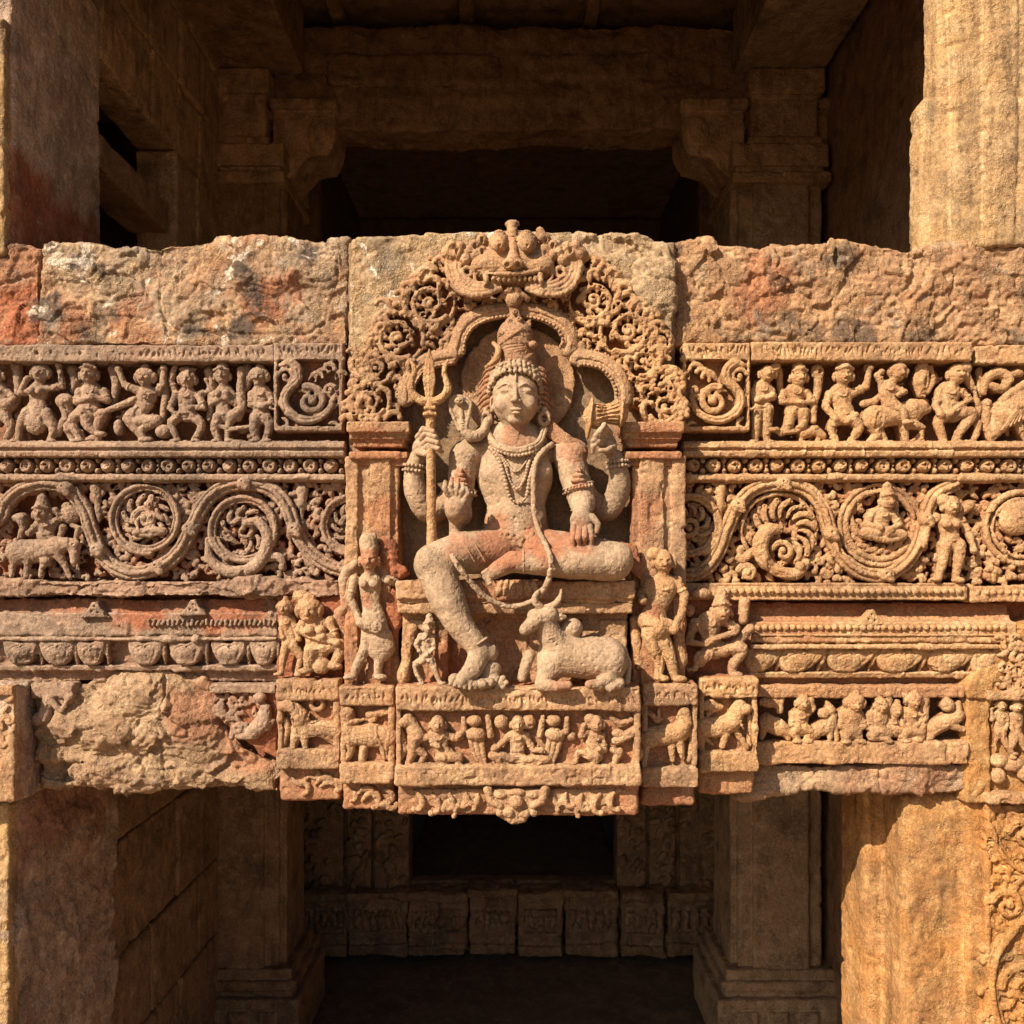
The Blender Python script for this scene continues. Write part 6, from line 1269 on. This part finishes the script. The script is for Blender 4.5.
# ------------------------------------------------------------------ carved posts at the picture's edges
t = thing('carved_post', 'carved block with a damaged relief edge at the far left of the lintel', 'carved block', 0, 800, 20)
s = S(1.3); s.box((-20, 743, -5), (38, 59, 36), 3); s.mesh('block', M['shade'], t, 28, 'block', blobs=[(30, 770, 40, .3)]); s = S(1.3); s.box((-20, 765, 26), (37, 37, 8), 3); s.mesh('facing', M['buff'], t, 30, 'block')
s = S(.9, 24); s.box((-12, 690, 30), (28, 5, 6), 1.5)
for i in range(14): leafcurl(s, (random.Random(i).uniform(-10, 10), 700 + i * 3.2), i * 67, 14, 3, 32, 1 if i % 2 else -1)
s.chain([(14, 696, 31), (15, 740, 31)], 2.5, 1); s.mesh('leaves', M['buff'], t, 30, 'carved', (27, 33, .5))
t = thing('carved_post', 'carved upper post with small standing figures at the far right edge', 'carved block', 1010, 802, 0)
s = S(1.3); s.box((1018, 745, -16), (58, 56, 20), 3); s.box((975, 745, -12), (12, 57, 22), 3); s.mesh('block', M['jamb'], t, 2, 'block')
s = S(1.0, -4); s.box((1020, 694, 10), (37, 5, 8), 2); s.mesh('upper_band', M['gold'], t, 8, 'block'); s = S(1.0, -4); s.box((1020, 797, 10), (37, 5, 8), 2); s.mesh('lower_band', M['gold'], t, 8, 'block')
Q2 = V2(904, 620, 5.12)
relief('figure', t, 'gold', 9, lambda s: (fig(s, Q2, (490, 435), 30, [(495, 490), (490, 540), (485, 570)], [[(470, 480), (445, 510), (445, 450)], [(520, 480), (525, 530), (510, 560)]], [[(475, 580), (460, 640)], [(500, 580), (520, 640), (550, 680)]], 9), el(s, Q2, 490, 720, 8, 50, 36, 30), el(s, Q2, 485, 800, 8, 38, 44, 30)), .75, label='small standing figure on the post')
relief('figure', t, 'gold', 9, lambda s: (fig(s, Q2, (570, 440), 32, [(575, 500), (575, 560), (572, 590)], [[(550, 490), (545, 550), (560, 580)]], [[(560, 600), (540, 660), (560, 700)], [(590, 600), (610, 660)]], 9), el(s, Q2, 560, 740, 8, 60, 40, 30), el(s, Q2, 630, 780, 8, 50, 50, 30)), .75, label='second small figure cut by the edge')
t = thing('carved_jamb_face', 'sunlit carved scroll face of the door jamb at the lower right edge', 'carved post', 1010, 1060, 0)
s = S(1.5, -12); s.box((1025, 935, -3), (38, 130, 8), 2); s.mesh('panel', M['jamb'], t, 4, 'block')
s = S(.9, -4, 4); s.chain([(988, 805, 5), (988, 1064, 5)], 3.5, 1)
vine(s, [(990, 826), (998, 850), (1018, 868), (1040, 872)], 7, 3, 4.6); vine(s, [(1040, 900), (1012, 930), (994, 960), (992, 1000), (1006, 1040), (1030, 1060)], 7, 3, 4.6)
spiral(s, 1006, 905, 16, 200, 1.3, 1, 4, 8, 4); spiral(s, 1024, 985, 24, 180, 1.4, 1, 4.6, 8, 5); spiral(s, 1022, 835, 15, 200, 1.2, 1, 4, 8, 3)
hexfill(s, 993, 815, 1055, 1062, 13, 21, 4, (15, 22), (3.8, 5.2)); s.mesh('scroll', M['jamb'], t, 6, 'carved', (0, 7, .3))
t = thing('corner_fragment', 'sloping carved corner piece above the right post', 'carved fragment', 990, 700, 0)
s = S(1.1, -30); s.poly([(1060, 612), (1014, 626), (1000, 640), (984, 660), (960, 684), (966, 698), (1060, 702)], -30, 14, 3); s.mesh('block', M['jamb'], t, 8, 'block')
s = S(.85, 8)
hexfill(s, 1003, 640, 1050, 695, 9, 5, 15, (11, 15), (2.6, 3.4)); ring(s, (1012, 682, 15), 6, 7, 2.4); s.mesh('leaves', M['gold'], t, 14, 'carved')

# look-alike things share a group phrase
_n = {}
for o in scn.objects:
    if o.parent is None and 'category' in o.keys(): _n.setdefault(o.name.split('.')[0], []).append(o)
for k_, v_ in _n.items():
    if len(v_) > 1:
        for o in v_: o['group'] = k_.replace('_', ' ') + 's of the temple front'
